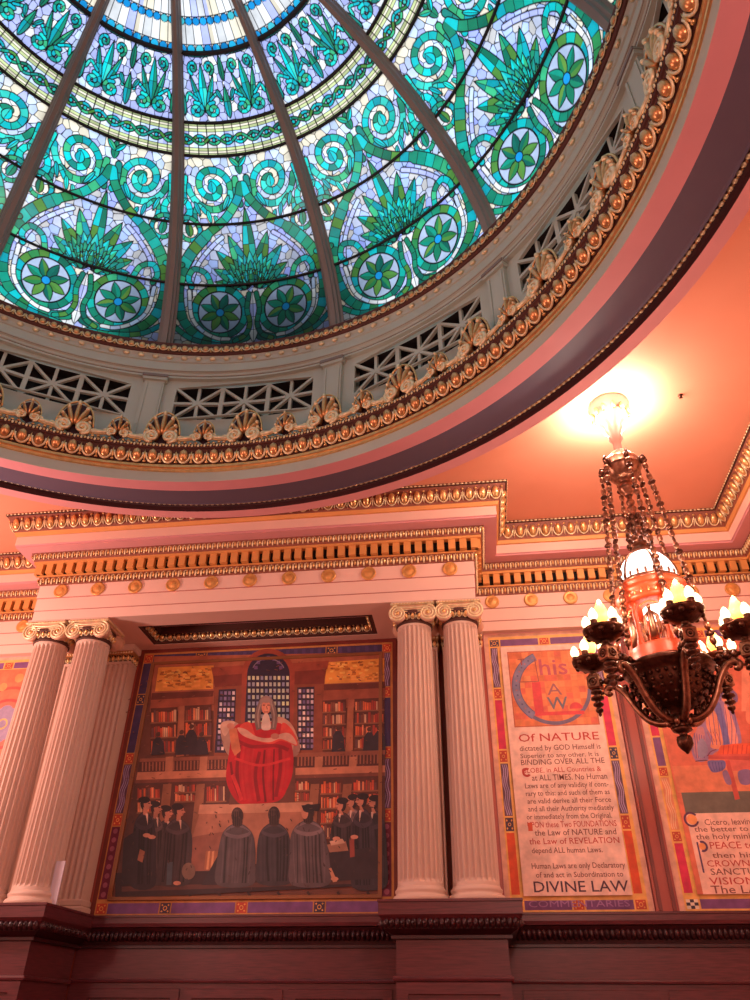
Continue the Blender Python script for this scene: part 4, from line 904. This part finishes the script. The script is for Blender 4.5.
class Canvas:
    def __init__(s, w, y, seed): s.w = w; s.y = y; s.x = np.abs(w); s.n = len(w); s.col = np.zeros((s.n, 3)); s.lead = np.zeros(s.n); s.rg = np.random.default_rng(seed); s.lw = .011; s.side = (w > 0)
    def pal(s, ids, pal):
        h = (np.sin(ids*12.9898+s.side*3.7)*43758.5453) % 1; P_ = np.array(pal); k = (h*len(P_)).astype(int) % len(P_)
        v = .82+.36*((np.sin(ids*78.233+s.side*1.3)*9631.7) % 1); return P_[k]*v[:, None]
    def ld(s, d, mask=None, w=None):
        w = s.lw if w is None else w; L = np.clip((w-np.abs(d))/(w*.55)+.0, 0, 1)
        if mask is not None: L = L*mask
        s.lead = np.maximum(s.lead, L)
    def clear(s, m): s.lead[m] = 0
    def voro(s, cell, pal, yscale=1.):
        x0, x1, y0, y1 = s.w.min(), s.w.max(), s.y.min(), s.y.max(); nx = max(1, int((x1-x0)/cell)); ny = max(1, int((y1-y0)/(cell*yscale)))
        sx = []; 
        for j in range(-1, ny+2):
            for i in range(-1, nx+2): sx.append((x0+(i+.5+s.rg.uniform(-.33, .33)+.5*(j % 2))*cell, y0+(j+.5+s.rg.uniform(-.33, .33))*cell*yscale))
        sx = np.array(sx); f1 = np.full(s.n, 9.); f2 = np.full(s.n, 9.); id_ = np.zeros(s.n)
        for k, (a, b) in enumerate(sx):
            d = np.hypot(s.w-a, (s.y-b)/yscale); c = d < f1; f2 = np.where(c, f1, np.minimum(f2, d)); id_ = np.where(c, k, id_); f1 = np.where(c, d, f1)
        s.col[:] = s.pal(id_, pal); s.ld((f2-f1)*.5, None, .0065)
    def stroke(s, pts, hw, pal, seg=.13, seed=0, xy=None):
        X = s.x if xy is None else xy; pts = np.array(pts, float); n = len(pts); D = np.full(s.n, 9.); T = np.zeros(s.n); L = 0; HW = np.zeros(s.n)
        h = np.array(hw if hasattr(hw, '__len__') else [hw]*n, float)
        for i in range(n-1):
            a, b = pts[i], pts[i+1]; ab = b-a; l = np.hypot(*ab)
            if l < 1e-6: continue
            t = np.clip(((X-a[0])*ab[0]+(s.y-a[1])*ab[1])/l**2, 0, 1); d = np.hypot(X-a[0]-t*ab[0], s.y-a[1]-t*ab[1]); c = d < D
            D = np.where(c, d, D); T = np.where(c, L+t*l, T); HW = np.where(c, h[i]+(h[i+1]-h[i])*t, HW); L += l
        m = D < HW; s.clear(m & (D < HW-.004)); s.col[m] = s.pal(np.floor(T/seg)+seed*17+1, pal)[m]
        s.ld(D-HW, (HW > .004)*1.); fr_ = np.abs((T/seg+.5) % 1-.5)*seg; s.ld(fr_, (m & (T > seg*.5) & (T < L-seg*.4))*1., .007)
    def leaf(s, a, b, w, pal, seed=0, X=None, mid=True, cuts=0):
        X = s.x if X is None else X; a = np.array(a, float); b = np.array(b, float); ab = b-a; l = np.hypot(*ab); t = ((X-a[0])*ab[0]+(s.y-a[1])*ab[1])/l**2; d = (-(X-a[0])*ab[1]+(s.y-a[1])*ab[0])/l
        tc = np.clip(t, 0, 1); hw = w*np.sin(PI*tc**.8)**.8; m = (t > 0) & (t < 1) & (np.abs(d) < hw)
        s.clear(m); idx = seed*7.+3*(d > 0)
        if cuts: idx = idx+np.floor(t*cuts)*11
        s.col[m] = s.pal(idx*np.ones(s.n), pal)[m]
        s.ld(np.abs(d)-hw, ((t > -.02) & (t < 1.02))*1.)
        if mid: s.ld(d, m*1., .006)
        if cuts: s.ld(np.abs((t*cuts+.5) % 1-.5)*l/cuts, m*1., .006)
    def disc(s, c, r, col, X=None):
        X = s.x if X is None else X; d = np.hypot(X-c[0], s.y-c[1]); m = d < r; s.clear(m); s.col[m] = col; s.ld(d-r)
    def out(s): return s.col*(1-s.lead[:, None])+LEAD*s.lead[:, None]
def spir(c, r0, r1, turns, a0, sgn=1, n=40): return [(c[0]+sgn*(r0+(r1-r0)*i/n)*math.cos(a0+2*PI*turns*i/n), c[1]+(r0+(r1-r0)*i/n)*math.sin(a0+2*PI*turns*i/n)) for i in range(n+1)]
def paint_main(C):
    o = S_[1]-1.11       # heights below are measured with the lower bar at 1.11
    y0 = o; C.y = C.y-y0
    C.voro(.125, [WH, WH, PBL, LAV, CRM, CRM, PBL])
    # lavender field inside the heart
    heart = curve([(.02, 2.62), (.10, 2.42), (.34, 2.14), (.66, 1.90), (.95, 1.60), (1.13, 1.28), (1.20, .92), (1.13, .52), (.85, .22), (.45, .13), (.12, .22)])
    hp = np.array(heart); xin = np.interp(C.y, hp[::-1, 1], hp[::-1, 0]) if False else None
    yy = hp[:70, 1]; xb = np.interp(-C.y, -yy, hp[:70, 0]); m = (C.x < xb) & (C.y > 1.0) & (C.y < 2.6); C.col[m] = C.col[m]*np.array((.72, .78, 1.0))
    # upper spirals, running on into the heart ribbon
    C.stroke(spir((.47, 2.62), .06, .38, 1.75, PI*.5, 1), .052, GREENS+CYAN, .12, 1)
    C.stroke(curve([(.09, 2.72), (.10, 2.5), (.06, 2.35)]), .05, GREENS, .12, 2)
    C.leaf((.47, 2.53), (.47, 2.71), .07, CYAN, 3)
    C.stroke(curve([(.86, 2.75), (.92, 2.5), (.88, 2.25), (.98, 2.12)]), [.03]*15+[.05]*16, CYAN, .12, 4)
    C.stroke(curve([(.62, 2.24), (.72, 2.34), (.80, 2.24), (.80, 2.06)]), .035, CYAN+GREENS, .1, 5)
    for a, b in (((.78, 2.4), (.72, 2.18)), ((.60, 2.28), (.56, 2.06)), ((.50, 2.2), (.44, 2.04)), ((.22, 2.5), (.36, 2.26)), ((.90, 2.44), (1.04, 2.3))): C.leaf(a, b, .035, CYAN, a[0]*9)
    C.stroke(spir((.93, 1.98), .17, .17, 1, 0), .035, GREENS, .1, 6); C.leaf((.93, 1.86), (.93, 2.1), .06, DGREEN, 7)
    C.leaf((0, 2.78), (0, 3.06), .06, GREENS, 8); C.leaf((.0, 2.9), (.14, 3.04), .04, GREENS, 9)
    # fan palmette
    for i, (a, L, w) in enumerate(((84, .60, .085), (66, .66, .10), (44, .78, .11), (22, .86, .11), (0, 1.2, .10))):
        a = math.radians(a); C.leaf((.0+.12*math.sin(a), 1.08+.1*math.cos(a)), (L*math.sin(a), 1.10+L*math.cos(a)), w, DGREEN+GREENS, 20+i, cuts=4)
    for q, (sc_l, pal) in enumerate(((.68, CYAN+GREENS), (.50, GREENS), (.33, CYAN+DGREEN))):
        for i, (a, L, w) in enumerate(((84, .60, .085), (75, .58, .08), (66, .66, .09), (55, .66, .08), (44, .74, .09), (33, .74, .08), (22, .78, .09), (11, .74, .08), (0, .78, .09))):
            a = math.radians(a); C.leaf((.03*math.sin(a), 1.06+.03*math.cos(a)), (L*sc_l*math.sin(a), 1.10+L*sc_l*math.cos(a)), w*(.9-.18*q), pal, 60+i+q*9, mid=False, cuts=3)
    # heart ribbon
    C.stroke(heart, [.065]*30+[.085]*40+[.075]*31, DGREEN+GREENS, .15, 10)
    inner = [(x*.84, 1.05+(y-1.05)*.84) for x, y in heart[25:62]]; C.stroke(inner, .035, [LAV, PBL, LAV], .14, 11)
    C.stroke(curve([(.66, 1.10), (.74, 1.30), (.92, 1.36), (1.02, 1.22), (.98, 1.08)]), .045, GREENS, .11, 12)
    C.stroke(curve([(1.28, 1.5), (1.20, 1.72), (1.30, 1.86)]), .045, CYAN, .1, 13); C.stroke(curve([(1.30, 1.2), (1.22, 1.36), (1.10, 1.42)]), .04, GREENS, .1, 14)
    # medallions with eight-petal flowers
    mc = (.54, .66)
    C.disc(mc, .46, np.array(LAV)*.8); C.stroke(spir(mc, .41, .41, 1, 0), .055, DGREEN+GREENS, .15, 15)
    C.stroke(curve([(1.02, 1.0), (1.0, .6), (.84, .36), (.6, .22), (.4, .2)]), .035, [WH, PBL], .15, 16)
    C.disc(mc, .345, np.array(PBL)*.72)
    for i in range(8):
        a = i*PI/4+PI/8; C.leaf((mc[0]+.04*math.cos(a), mc[1]+.04*math.sin(a)), (mc[0]+.33*math.cos(a), mc[1]+.33*math.sin(a)), .068, DGREEN+[lin((96, 140, 60))], 30+i, mid=False)
    C.disc(mc, .065, np.array(BLUE))
    C.leaf((.0, .12), (.0, 1.0), .09, [WH, LAV], 40, cuts=4); C.stroke(curve([(.06, .95), (.10, .7), (.06, .45), (.14, .25), (.3, .16)]), .04, DGREEN, .12, 41); C.stroke(curve([(.12, 1.06), (.2, 1.12), (.28, 1.08)]), .035, GREENS, .1, 42)
    C.stroke(curve([(.2, .06), (.6, .1), (1.0, .2), (1.3, .42)]), .045, DGREEN+GREENS, .16, 43); C.stroke(curve([(1.3, .1), (1.38, .6), (1.36, .9)]), .03, CYAN, .14, 44)
    # saddle lead
    C.y = C.y+y0
def paint_band(C):
    y0, y1 = S_[3], S_[4]; v = (C.y-y0)/(y1-y0)
    C.col[:] = np.array(PBL); hw = np.max(C.x)
    ang = C.x/np.maximum(1e-6, np.interp(C.y, _ss, _rr)*HA)    # 0..1 across half
    for a, b, c in ((0, .09, YG), (.09, .17, CRM), (.17, .26, YG), (.74, .83, YG), (.83, .91, CRM), (.91, 1, YG)):
        m = (v >= a) & (v < b); C.col[m] = C.pal(np.floor(ang*6)+a*50, [c, c, tuple(x*.85 for x in c)])[m]
    m = (v >= .26) & (v < .74); C.col[m] = C.pal(np.floor(ang*12), [PBL, WH, LAV])[m]
    for b in (.09, .17, .26, .74, .83, .91): C.ld((v-b)*(y1-y0), None, .007)
    C.ld(np.abs((ang*6+.5) % 1-.5)/6*.45, None, .006)
    yc = (y0+y1)/2; W = C.w.max()
    for sgn in (-1, 1):
        pts = [(-1.0+2.0*i/120, yc+sgn*.055*math.sin((-1.0+2.0*i/120)*2*PI/.42)) for i in range(121)]; C.stroke(pts, .022, GREENS+DGREEN, .1, 50+sgn, xy=C.w)
    for k in range(-5, 5): C.disc((.105+.21*k, yc), .028, np.array(CYAN[k % 4])*.8, X=C.w)
def paint_frieze(C):
    y0, y1 = S_[4], S_[5]; H = y1-y0; rr = np.interp(C.y, _ss, _rr)*HA; C.voro(.11, [LAV, PBL, LAV, WH, LAV])
    u = C.x/rr; X = u*.70; Y = (C.y-y0)/H*.92; ox, oy = C.x, C.y; C.x = X; C.y = Y
    C.leaf((.34, .15), (.34, .80), .062, GREENS+CYAN, 1, cuts=2); C.leaf((.0, .05), (.0, .5), .05, GREENS, 2, cuts=2); C.leaf((.0, .55), (0, .9), .045, DGREEN, 22)
    for sg in (-1, 1):
        C.leaf((.34+sg*.03, .18), (.34+sg*.19, .66), .04, GREENS, 3+sg, cuts=2)
        C.stroke(spir((.34+sg*.13, .74), .085, .02, 1.2, -PI*.4, sg), .024, GREENS+CYAN, .08, 5+sg)
        C.stroke(spir((.34+sg*.12, .18), .10, .025, 1.3, PI*.45, sg), .028, CYAN+GREENS, .08, 8+sg)
        C.stroke(curve([(.34+sg*.10, .32), (.34+sg*.22, .40), (.34+sg*.26, .30)]), .022, CYAN, .08, 11+sg)
    C.leaf((.62, .1), (.68, .5), .04, GREENS, 14); C.leaf((.14, .45), (.06, .3), .03, GREENS, 15)
    C.stroke(curve([(.0, .93), (.2, .9), (.5, .9), (.72, .93)]), .018, CYAN, .06, 16)
    C.x, C.y = ox, oy
def paint_crown(C):
    y0, y1 = S_[5], S_[6]; rr = np.interp(C.y, _ss, _rr)*HA; u = C.w/rr; d = C.y-y0; k = 9
    C.col[:] = C.pal(np.floor((u+1)*k/2)*1.+np.floor(d/.36)*13, [WH, CRM, LAV, CRM, WH]); C.ld(np.abs(((u+1)*k/2+.5) % 1-.5)*2/k*rr, None, .007)
    for yy_, rad in ((.055, .055), (.40, .05), (.78, .04)):
        m = np.abs(d-yy_) < .06; C.ld(d-yy_-.055, None, .006)
        cx_ = (np.floor((u+1)*k/2)+.5)*2/k-1; dd = np.hypot((u-cx_)*rr, d-yy_); r_ = np.minimum(rad, rr/k*.97); mm = dd < r_; C.clear(mm); C.col[mm] = C.pal(np.floor((u+1)*k/2)*3.+yy_*9, [BLUE, lin((40, 180, 220)), lin((20, 130, 190)), lin((70, 190, 200))])[mm]; C.ld(dd-r_, None, .007)
dome = thing('stained_glass_dome', 'green, turquoise and lavender stained-glass dome with grey ribs overhead', 'dome', (0, Y_C, DZ))
def glass_mesh(name, p0, p1, nu, nv, fn):
    sv = np.linspace(s_of(p0), s_of(p1), nv+1); ph = np.interp(sv, _ss, _pp); U = np.linspace(-1, 1, nu+1)
    PHI, UU = np.meshgrid(ph, U, indexing='ij'); R_ = DA*np.cos(PHI); Zv = DH*np.sin(PHI); A = UU*HA
    V = np.stack([R_*np.sin(A), R_*np.cos(A), Zv], -1).reshape(-1, 3)
    w = (R_*A).ravel(); y = np.repeat(sv, nu+1); C = Canvas(w, y, 5); fn(C); col = C.out()
    i = np.arange(nv)[:, None]*(nu+1)+np.arange(nu)[None, :]; F = np.stack([i, i+1, i+nu+2, i+nu+1], -1).reshape(-1, 4)
    me = bpy.data.meshes.new(name); me.vertices.add(len(V)); me.vertices.foreach_set('co', V.ravel()); me.loops.add(F.size); me.loops.foreach_set('vertex_index', F.ravel())
    me.polygons.add(len(F)); me.polygons.foreach_set('loop_start', np.arange(len(F))*4); me.polygons.foreach_set('loop_total', np.full(len(F), 4)); me.update(calc_edges=True)
    a = me.color_attributes.new('Col', 'FLOAT_COLOR', 'POINT'); a.data.foreach_set('color', np.concatenate([col, np.ones((len(col), 1))], 1).ravel()); me.materials.append(M['glass']); me.polygons.foreach_set('use_smooth', [True]*len(F))
    for k in range(12):
        ob = bpy.data.objects.new(name, me); SC.collection.objects.link(ob); ob.parent = dome; ob.rotation_euler[2] = -math.radians(30*k)
glass_mesh('glass_panel', PH[0], PH[3], 300, 370, paint_main)
glass_mesh('glass_border', PH[3], PH[4], 190, 54, paint_band)
glass_mesh('glass_frieze', PH[4], PH[5], 180, 100, paint_frieze)
glass_mesh('glass_crown', PH[5], PH[6], 150, 160, paint_crown)
for p, w in ((PH[1], .028), (PH[2], .028), (PH[3], .03), (PH[4], .03), (PH[5], .04)):
    r_, z_ = dome_rz(p); mb = MB(); mb.lathe([(r_+w, z_), (r_-w*.2, z_+w), (r_-w, z_), (r_-w*.2, z_-w), (r_+w, z_)], DC, 'iron', 120); mb.build('saddle_bar', dome)
g = MB(); ps = np.linspace(math.radians(5), math.radians(88.5), 40)
for prof, m in (([(-.125, 0), (-.125, -.05), (-.095, -.07), (-.085, -.12), (-.05, -.14), (-.04, -.175), (.04, -.175), (.05, -.14), (.085, -.12), (.095, -.07), (.125, -.05), (.125, 0)], 'rib'),):
    V = []; n = len(prof)
    for p in ps:
        r_, z_ = dome_rz(p); nr, nz = math.cos(p)/DA, math.sin(p)/DH; l = math.hypot(nr, nz); nr /= l; nz /= l; kk = min(1, .35+r_/5.4*.65)
        for t_, d_ in prof: V.append((t_*kk, r_+nr*(d_+.03), z_-DZ+nz*(d_+.03)))
    g.add(V, [(i*n+k, i*n+k+1, i*n+n+k+1, i*n+n+k) for i in range(len(ps)-1) for k in range(n-1)], m)
rb = g.build('rib', dome, off=(0, 0, 0)); rb.rotation_euler[2] = -math.radians(15)
for k in range(1, 12):
    c = rb.copy(); SC.collection.objects.link(c); c.rotation_euler[2] = -math.radians(15+30*k)
mb = MB(); mb.lathe([(0, DZ+DH-.06), (.3, DZ+DH-.06), (.34, DZ+DH), (.3, DZ+DH+.05), (0, DZ+DH+.05)], DC, 'rib', 32); mb.build('crown_boss', dome)
# unseen wall added outside the glass to shade its lower centre, and roof closing the gap behind the drum
mb = MB(); mb.lathe([(5.50, 8.0), (5.50, 10.2), (6.2, 10.2)], DC, 'drum', 96, smooth=False); mb.lathe([(5.60, 10.2), (5.60, 12.1)], DC, 'black', 20, math.radians(68), math.radians(114), smooth=False)
mb.lathe([(5.36, 10.19), (6.2, 10.19), (6.2, 7.95)], DC, 'black', 96, smooth=False)
struct(mb.build('wall_sky_block'))

# ------------------------------------------------------------------ chandelier
cx, cy = CH
ch = thing('chandelier', 'bronze lantern chandelier with flame bulbs hanging on chains from the ceiling', 'chandelier', (cx, cy, Z_C))
O = (cx, cy, 0)
mb = MB(); mb.lathe([(0, 7.865), (.24, 7.865), (.25, 7.83), (.22, 7.80), (.23, 7.76), (.19, 7.70), (.20, 7.66), (.15, 7.60), (.155, 7.55), (.115, 7.50), (.12, 7.44), (.08, 7.38), (.085, 7.33), (.05, 7.28), (.05, 7.12)], O, 'canopy', 36)
for k in range(12): a = 2*PI*k/12; mb.ell((cx+.215*math.cos(a), cy+.215*math.sin(a), 7.70), (.03, .03, .055), 'gold')
mb.build('ceiling_canopy', ch)
mb = MB(); mb.lathe([(.04, 7.16), (.09, 7.12), (.14, 7.06), (.19, 7.0), (.205, 6.96), (.20, 6.90), (.215, 6.88), (.20, 6.85), (.17, 6.78), (.12, 6.72), (.06, 6.70), (.07, 6.66), (.10, 6.62), (.09, 6.57), (.05, 6.53), (.04, 6.5)], O, 'bronzel', 36)
for k in range(6): a = math.radians(3-90+60*k); mb.ell((cx+.235*math.cos(a), cy+.235*math.sin(a), 6.92), (.035, .035, .05), 'bronze'); mb.tube([(cx+.2*math.cos(a), cy+.2*math.sin(a), 6.96), (cx+.25*math.cos(a), cy+.25*math.sin(a), 6.99), (cx+.27*math.cos(a), cy+.27*math.sin(a), 6.93)], .014, 'bronze', n=6)
mb.build('chain_hub', ch)
mb = MB(); pr = [(.03, 6.5)]
z = 6.45
while z > 5.82: s_ = .6+.9*(6.45-z); pr += [(.028, z), (.055*s_+.012, z-.02), (.062*s_+.012, z-.04), (.045*s_+.01, z-.07), (.025, z-.085)]; z -= .09
pr += [(.10, 5.80), (.06, 5.77)]
mb.lathe(pr, O, 'bronzel', 16)
for j in range(4):
    for k in range(6): a = 2*PI*k/6+j*.5; mb.ell((cx+(.06+.02*j)*math.cos(a), cy+(.06+.02*j)*math.sin(a), 6.2-.11*j), (.03, .03, .045), 'bronze', nu=6, nv=4)
mb.build('stem', ch)
for k in range(6):
    mb = MB(); a = math.radians(3-90+60*k); A = np.array([cx+.245*math.cos(a), cy+.245*math.sin(a), 6.90]); B = np.array([cx+.47*math.cos(a), cy+.47*math.sin(a), 4.55])
    n = 15; d = (B-A)/np.linalg.norm(B-A); s1 = np.cross(d, [math.cos(a), math.sin(a), 0]); s1 /= np.linalg.norm(s1); s2 = np.cross(d, s1); L = np.linalg.norm(B-A)/n
    mb.tube([A, B], .009, 'bronze', n=5)
    for i in range(n):
        c = A+d*L*(i+.5); mb.ell(c, (.034, .034, L*.32), 'bronzel', [s1, s2, d], nu=6, nv=5)
        e = A+d*L*i; mb.ell(e, (.046, .018, .036), 'bronze', [s1, s2, d] if i % 2 else [s2, s1, d], nu=6, nv=4)
        if i % 3 == 0: mb.ell(e+s1*.0, (.024, .04, .022), 'bronzel', [s1, s2, d], nu=6, nv=4)
    mb.build('chain', ch)
mb = MB(); pr = [(.305*math.cos(t), 5.36+.40*math.sin(t)) for t in np.linspace(0, PI/2*.96, 10)]; mb.lathe(pr, O, 'lampw', 32); lampd = mb.build('lamp_dome', ch)
mb = MB()
for k in range(6):
    a = math.radians(3-90+60*k); mb.tube([(cx+(r_+.006)*math.cos(a), cy+(r_+.006)*math.sin(a), z_) for r_, z_ in pr], .012, 'bronzel', n=5)
for k in range(24):
    a = 2*PI*k/24; mb.ell((cx+.306*math.cos(a), cy+.306*math.sin(a), 5.40), (.016, .016, .035), 'bronzel', nu=5, nv=4)
mb.lathe([(.305, 5.36), (.32, 5.365), (.325, 5.345), (.31, 5.33)], O, 'bronzel', 36)
mb.build('dome_frame', lampd)
mb = MB(); mb.lathe([(.30, 5.335), (.33, 5.33), (.355, 5.31), (.36, 5.285), (.335, 5.27), (.34, 5.245), (.365, 5.225), (.37, 5.20), (.345, 5.185), (.34, 5.14), (.35, 5.12), (.33, 5.09), (.28, 5.085), (.28, 5.12), (0, 5.12)], O, 'amber', 40)
for k in range(30): a = 2*PI*k/30; mb.ell((cx+.335*math.cos(a), cy+.345*math.sin(a), 5.16), (.012, .014, .03), 'gold', nu=5, nv=4)
mb.build('lantern_collar', ch)
for k in range(6):
    mb = MB(); a = math.radians(3-90+60*k+30*0); c = (cx+.285*math.cos(a), cy+.285*math.sin(a), 0)
    mb.lathe([(.03, 5.09), (.045, 5.07), (.03, 5.04), (.024, 5.02), (.022, 4.72), (.03, 4.70), (.035, 4.66), (.045, 4.64), (.045, 4.62)], c, 'amber', 12); mb.build('lantern_column', ch)
mb = MB(); mb.lathe([(0, 5.0), (.11, 5.0), (.12, 5.03), (.12, 5.09)], O, 'lampw', 16); mb.build('inner_lamp', ch)
for k in range(6):                           # small gilt openwork figures between the columns
    mb = MB(); a = math.radians(3-60+60*k); c = np.array([cx+.255*math.cos(a), cy+.255*math.sin(a), 0]); t = np.array([-math.sin(a), math.cos(a), 0]); z3 = np.array([0, 0, 1.])
    mb.tube([c+z3*4.66, c+z3*4.80+t*.005, c+z3*4.92, c+z3*4.98], [.045, .035, .03, .016], 'bronzel', n=8); mb.ell(c+z3*5.01, (.022, .022, .028), 'bronzel')
    for sg in (-1, 1): mb.tube([c+z3*4.95+t*.02*sg, c+z3*4.9+t*.06*sg, c+z3*4.76+t*.07*sg, c+z3*4.70+t*.05*sg], [.012, .02, .016, .006], 'bronzel', n=6)
    mb.tube([c+t*x+z3*(5.03+.04*math.cos(x*18)) for x in np.linspace(-.085, .085, 9)], .009, 'gold', n=5)
    mb.build('lantern_ornament', ch)
mb = MB(); mb.lathe([(0, 4.64), (.30, 4.64), (.335, 4.62), (.33, 4.58), (.345, 4.56), (.34, 4.52), (.36, 4.50), (.36, 4.47), (.40, 4.455)], O, 'amber', 40); mb.build('lantern_base', ch)
mb = MB(); mb.lathe([(.36, 4.48), (.41, 4.465), (.43, 4.44), (.43, 4.41), (.40, 4.395), (.40, 4.375), (.375, 4.36), (.36, 4.33), (.345, 4.25), (.30, 4.16), (.23, 4.09), (.15, 4.05), (.08, 4.03), (.07, 3.97)], O, 'bronze', 48)
for j, (rr, zz, m) in enumerate(((.372, 4.31, 30), (.352, 4.25, 26), (.318, 4.19, 24), (.27, 4.13, 20), (.205, 4.085, 14))):
    for k in range(m): a = 2*PI*(k+.5*(j % 2))/m; mb.ell((cx+rr*math.cos(a), cy+rr*math.sin(a), zz), (.022, .022, .024), 'bronze', nu=6, nv=4)
mb.build('bowl', ch)
mb = MB(); mb.lathe([(.07, 3.99), (.10, 3.97), (.11, 3.93), (.09, 3.90), (.06, 3.88), (.085, 3.86), (.09, 3.84), (.05, 3.82), (.03, 3.80), (.055, 3.785), (.072, 3.75), (.07, 3.71), (.045, 3.67), (.02, 3.645), (.012, 3.63), (0, 3.625)], O, 'bronze', 24)
for k in range(6): a = 2*PI*k/6; mb.ell((cx+.11*math.cos(a), cy+.11*math.sin(a), 3.91), (.03, .03, .04), 'bronzel')
for k in range(8): a = 2*PI*k/8; mb.ell((cx+.055*math.cos(a), cy+.055*math.sin(a), 3.74), (.02, .02, .05), 'bronze')
mb.build('finial', ch)
for k in range(6):
    a = math.radians(3-90+60*k); D = np.array([math.cos(a), math.sin(a), 0]); T = np.array([-D[1], D[0], 0]); z3 = np.array([0, 0, 1.]); C0_ = np.array([cx, cy, 0])
    mb = MB(); pts = curve([(.07, 3.94), (.16, 3.93), (.27, 3.98), (.36, 4.10), (.44, 4.26), (.52, 4.36), (.60, 4.385), (.635, 4.35), (.615, 4.31), (.585, 4.325)], 5)
    P3 = [C0_+D*r_+z3*z_ for r_, z_ in pts]; n = len(P3)
    mb.tube(P3, [.034 if i < n*.75 else .034-.014*(i-n*.75)/(n*.25) for i in range(n)], 'bronzel', n=8)
    for sg in (-1, 1): mb.tube([p+T*.026*sg+z3*.012 for p in P3[:int(n*.8)]], .010, 'bronze', n=5)
    for i in range(6):
        r_, z_ = pts[6+i*3]; mb.ell(C0_+D*(r_-.015)+z3*(z_+.05), (.03, .024, .05), 'bronze', nu=6, nv=4)
    mb.build('arm', ch)
    c = C0_+D*.74
    mb = MB()
    mb.tube([C0_+D*.42+z3*4.44, C0_+D*.56+z3*4.45, C0_+D*.70+z3*4.45], .02, 'bronze', n=6)
    for r_, rr in ((.48, .035), (.55, .045), (.62, .035)): mb.ell(C0_+D*r_+z3*4.45, (rr, rr, rr), 'bronze')
    mb.tube([C0_+D*.58+z3*4.36, C0_+D*.70+z3*4.33], .014, 'bronze', n=6)
    mb.lathe([(0, 4.60), (.03, 4.60), (.04, 4.575), (.025, 4.555), (.055, 4.545), (.06, 4.53), (.05, 4.52)], c, 'bronze', 12)
    # four-sided block with round bosses
    w = .062; fr2 = np.array([D, T, z3]); q = []
    for z_, k_ in ((4.385, .8), (4.40, 1), (4.51, 1), (4.525, .8)):
        for sx, sy in ((-1, -1), (1, -1), (1, 1), (-1, 1)): q.append(c+D*w*sx*k_+T*w*sy*k_+z3*z_)
    mb.add(q, [(3, 2, 1, 0), (12, 13, 14, 15)]+[(r_*4+i, r_*4+(i+1) % 4, r_*4+4+(i+1) % 4, r_*4+4+i) for r_ in range(3) for i in range(4)], 'bronzel')
    for dv in (D, -D, T, -T):
        m_ = c+dv*(w+.002)+z3*4.455; s_ = np.cross(dv, z3)
        mb.tube([m_+s_*.036*math.cos(t)+z3*.036*math.sin(t) for t in np.linspace(0, 2*PI, 13)], .009, 'bronze', n=5); mb.ell(m_, (.02, .02, .02), 'bronze', nu=6, nv=4)
    mb.lathe([(.03, 4.39), (.055, 4.37), (.06, 4.35), (.03, 4.335), (.03, 4.32), (.065, 4.305), (.065, 4.285), (.028, 4.27), (.026, 4.255), (.052, 4.24), (.052, 4.222), (.022, 4.205), (.022, 4.195), (.04, 4.18), (.036, 4.16), (.014, 4.14), (.018, 4.125), (0, 4.105)], c, 'bronze', 14)
    mb.build('candelabra_post', ch)
    cup = MB(); cup.lathe([(0, 4.59), (.045, 4.59), (.10, 4.60), (.16, 4.635), (.195, 4.68), (.20, 4.70), (.185, 4.705), (.14, 4.665), (.08, 4.65), (0, 4.65)], c, 'bronze', 20)
    for j in range(10): b = 2*PI*j/10; cup.ell(c+np.array([.165*math.cos(b), .165*math.sin(b), 4.655]), (.03, .03, .035), 'bronze', nu=6, nv=4)
    cup.lathe([(.05, 4.65), (.05, 4.77), (.035, 4.775)], c, 'amber', 12)
    for j in range(5):
        b = 2*PI*j/5+a+.3; cc = c+np.array([.155*math.cos(b), .155*math.sin(b), 0]); cup.lathe([(.03, 4.69), (.036, 4.70), (.033, 4.74), (.036, 4.75), (.02, 4.755)], cc, 'bronze', 10)
    cpo = cup.build('candle_cup', ch)
    fl = MB(); fl.lathe([(0, 4.765), (.05, 4.785), (.075, 4.84), (.072, 4.88), (.045, 4.95), (.018, 5.01), (0, 5.03)], c, 'flame', 14); fl.build('flame_bulb', cpo)
    for j in range(5):
        b = 2*PI*j/5+a+.3; cc = c+np.array([.155*math.cos(b), .155*math.sin(b), 0]); fl = MB(); fl.lathe([(0, 4.75), (.034, 4.762), (.046, 4.79), (.042, 4.825), (.02, 4.865), (0, 4.882)], cc, 'bulb', 10); fl.build('small_bulb', cpo)
    q = c+np.array([0, 0, 5.12]); lamp('candle_light', tuple(q), 20, .06, (1, .62, .48))
lamp('lantern_light', (cx, cy, 6.0), 30, .2, (1, .6, .5))
for k in range(6):
    a = 2*PI*k/6+.2; lamp('ceiling_glow_light', (cx+.36*math.cos(a), cy+.36*math.sin(a), 7.60), 24, .05, (1, .86, .70))  # unseen lamps added round the canopy to make the ceiling halo

# small sprinkler head on the ceiling
q = (5.799, 7.131)
mb = MB(); mb.lathe([(0, 0), (.028, 0), (.03, -.008), (.012, -.014), (.01, -.03), (.02, -.035), (.022, -.04), (0, -.042)], (q[0], q[1], Z_C), 'bronze', 14)
mb.tube([(q[0]-.012, q[1], Z_C-.012), (q[0]-.014, q[1], Z_C-.035)], .003, 'bronze', n=4)
tag(mb.build('sprinkler_head'), 'tiny sprinkler head on the bare ceiling right of the chandelier canopy', 'sprinkler')
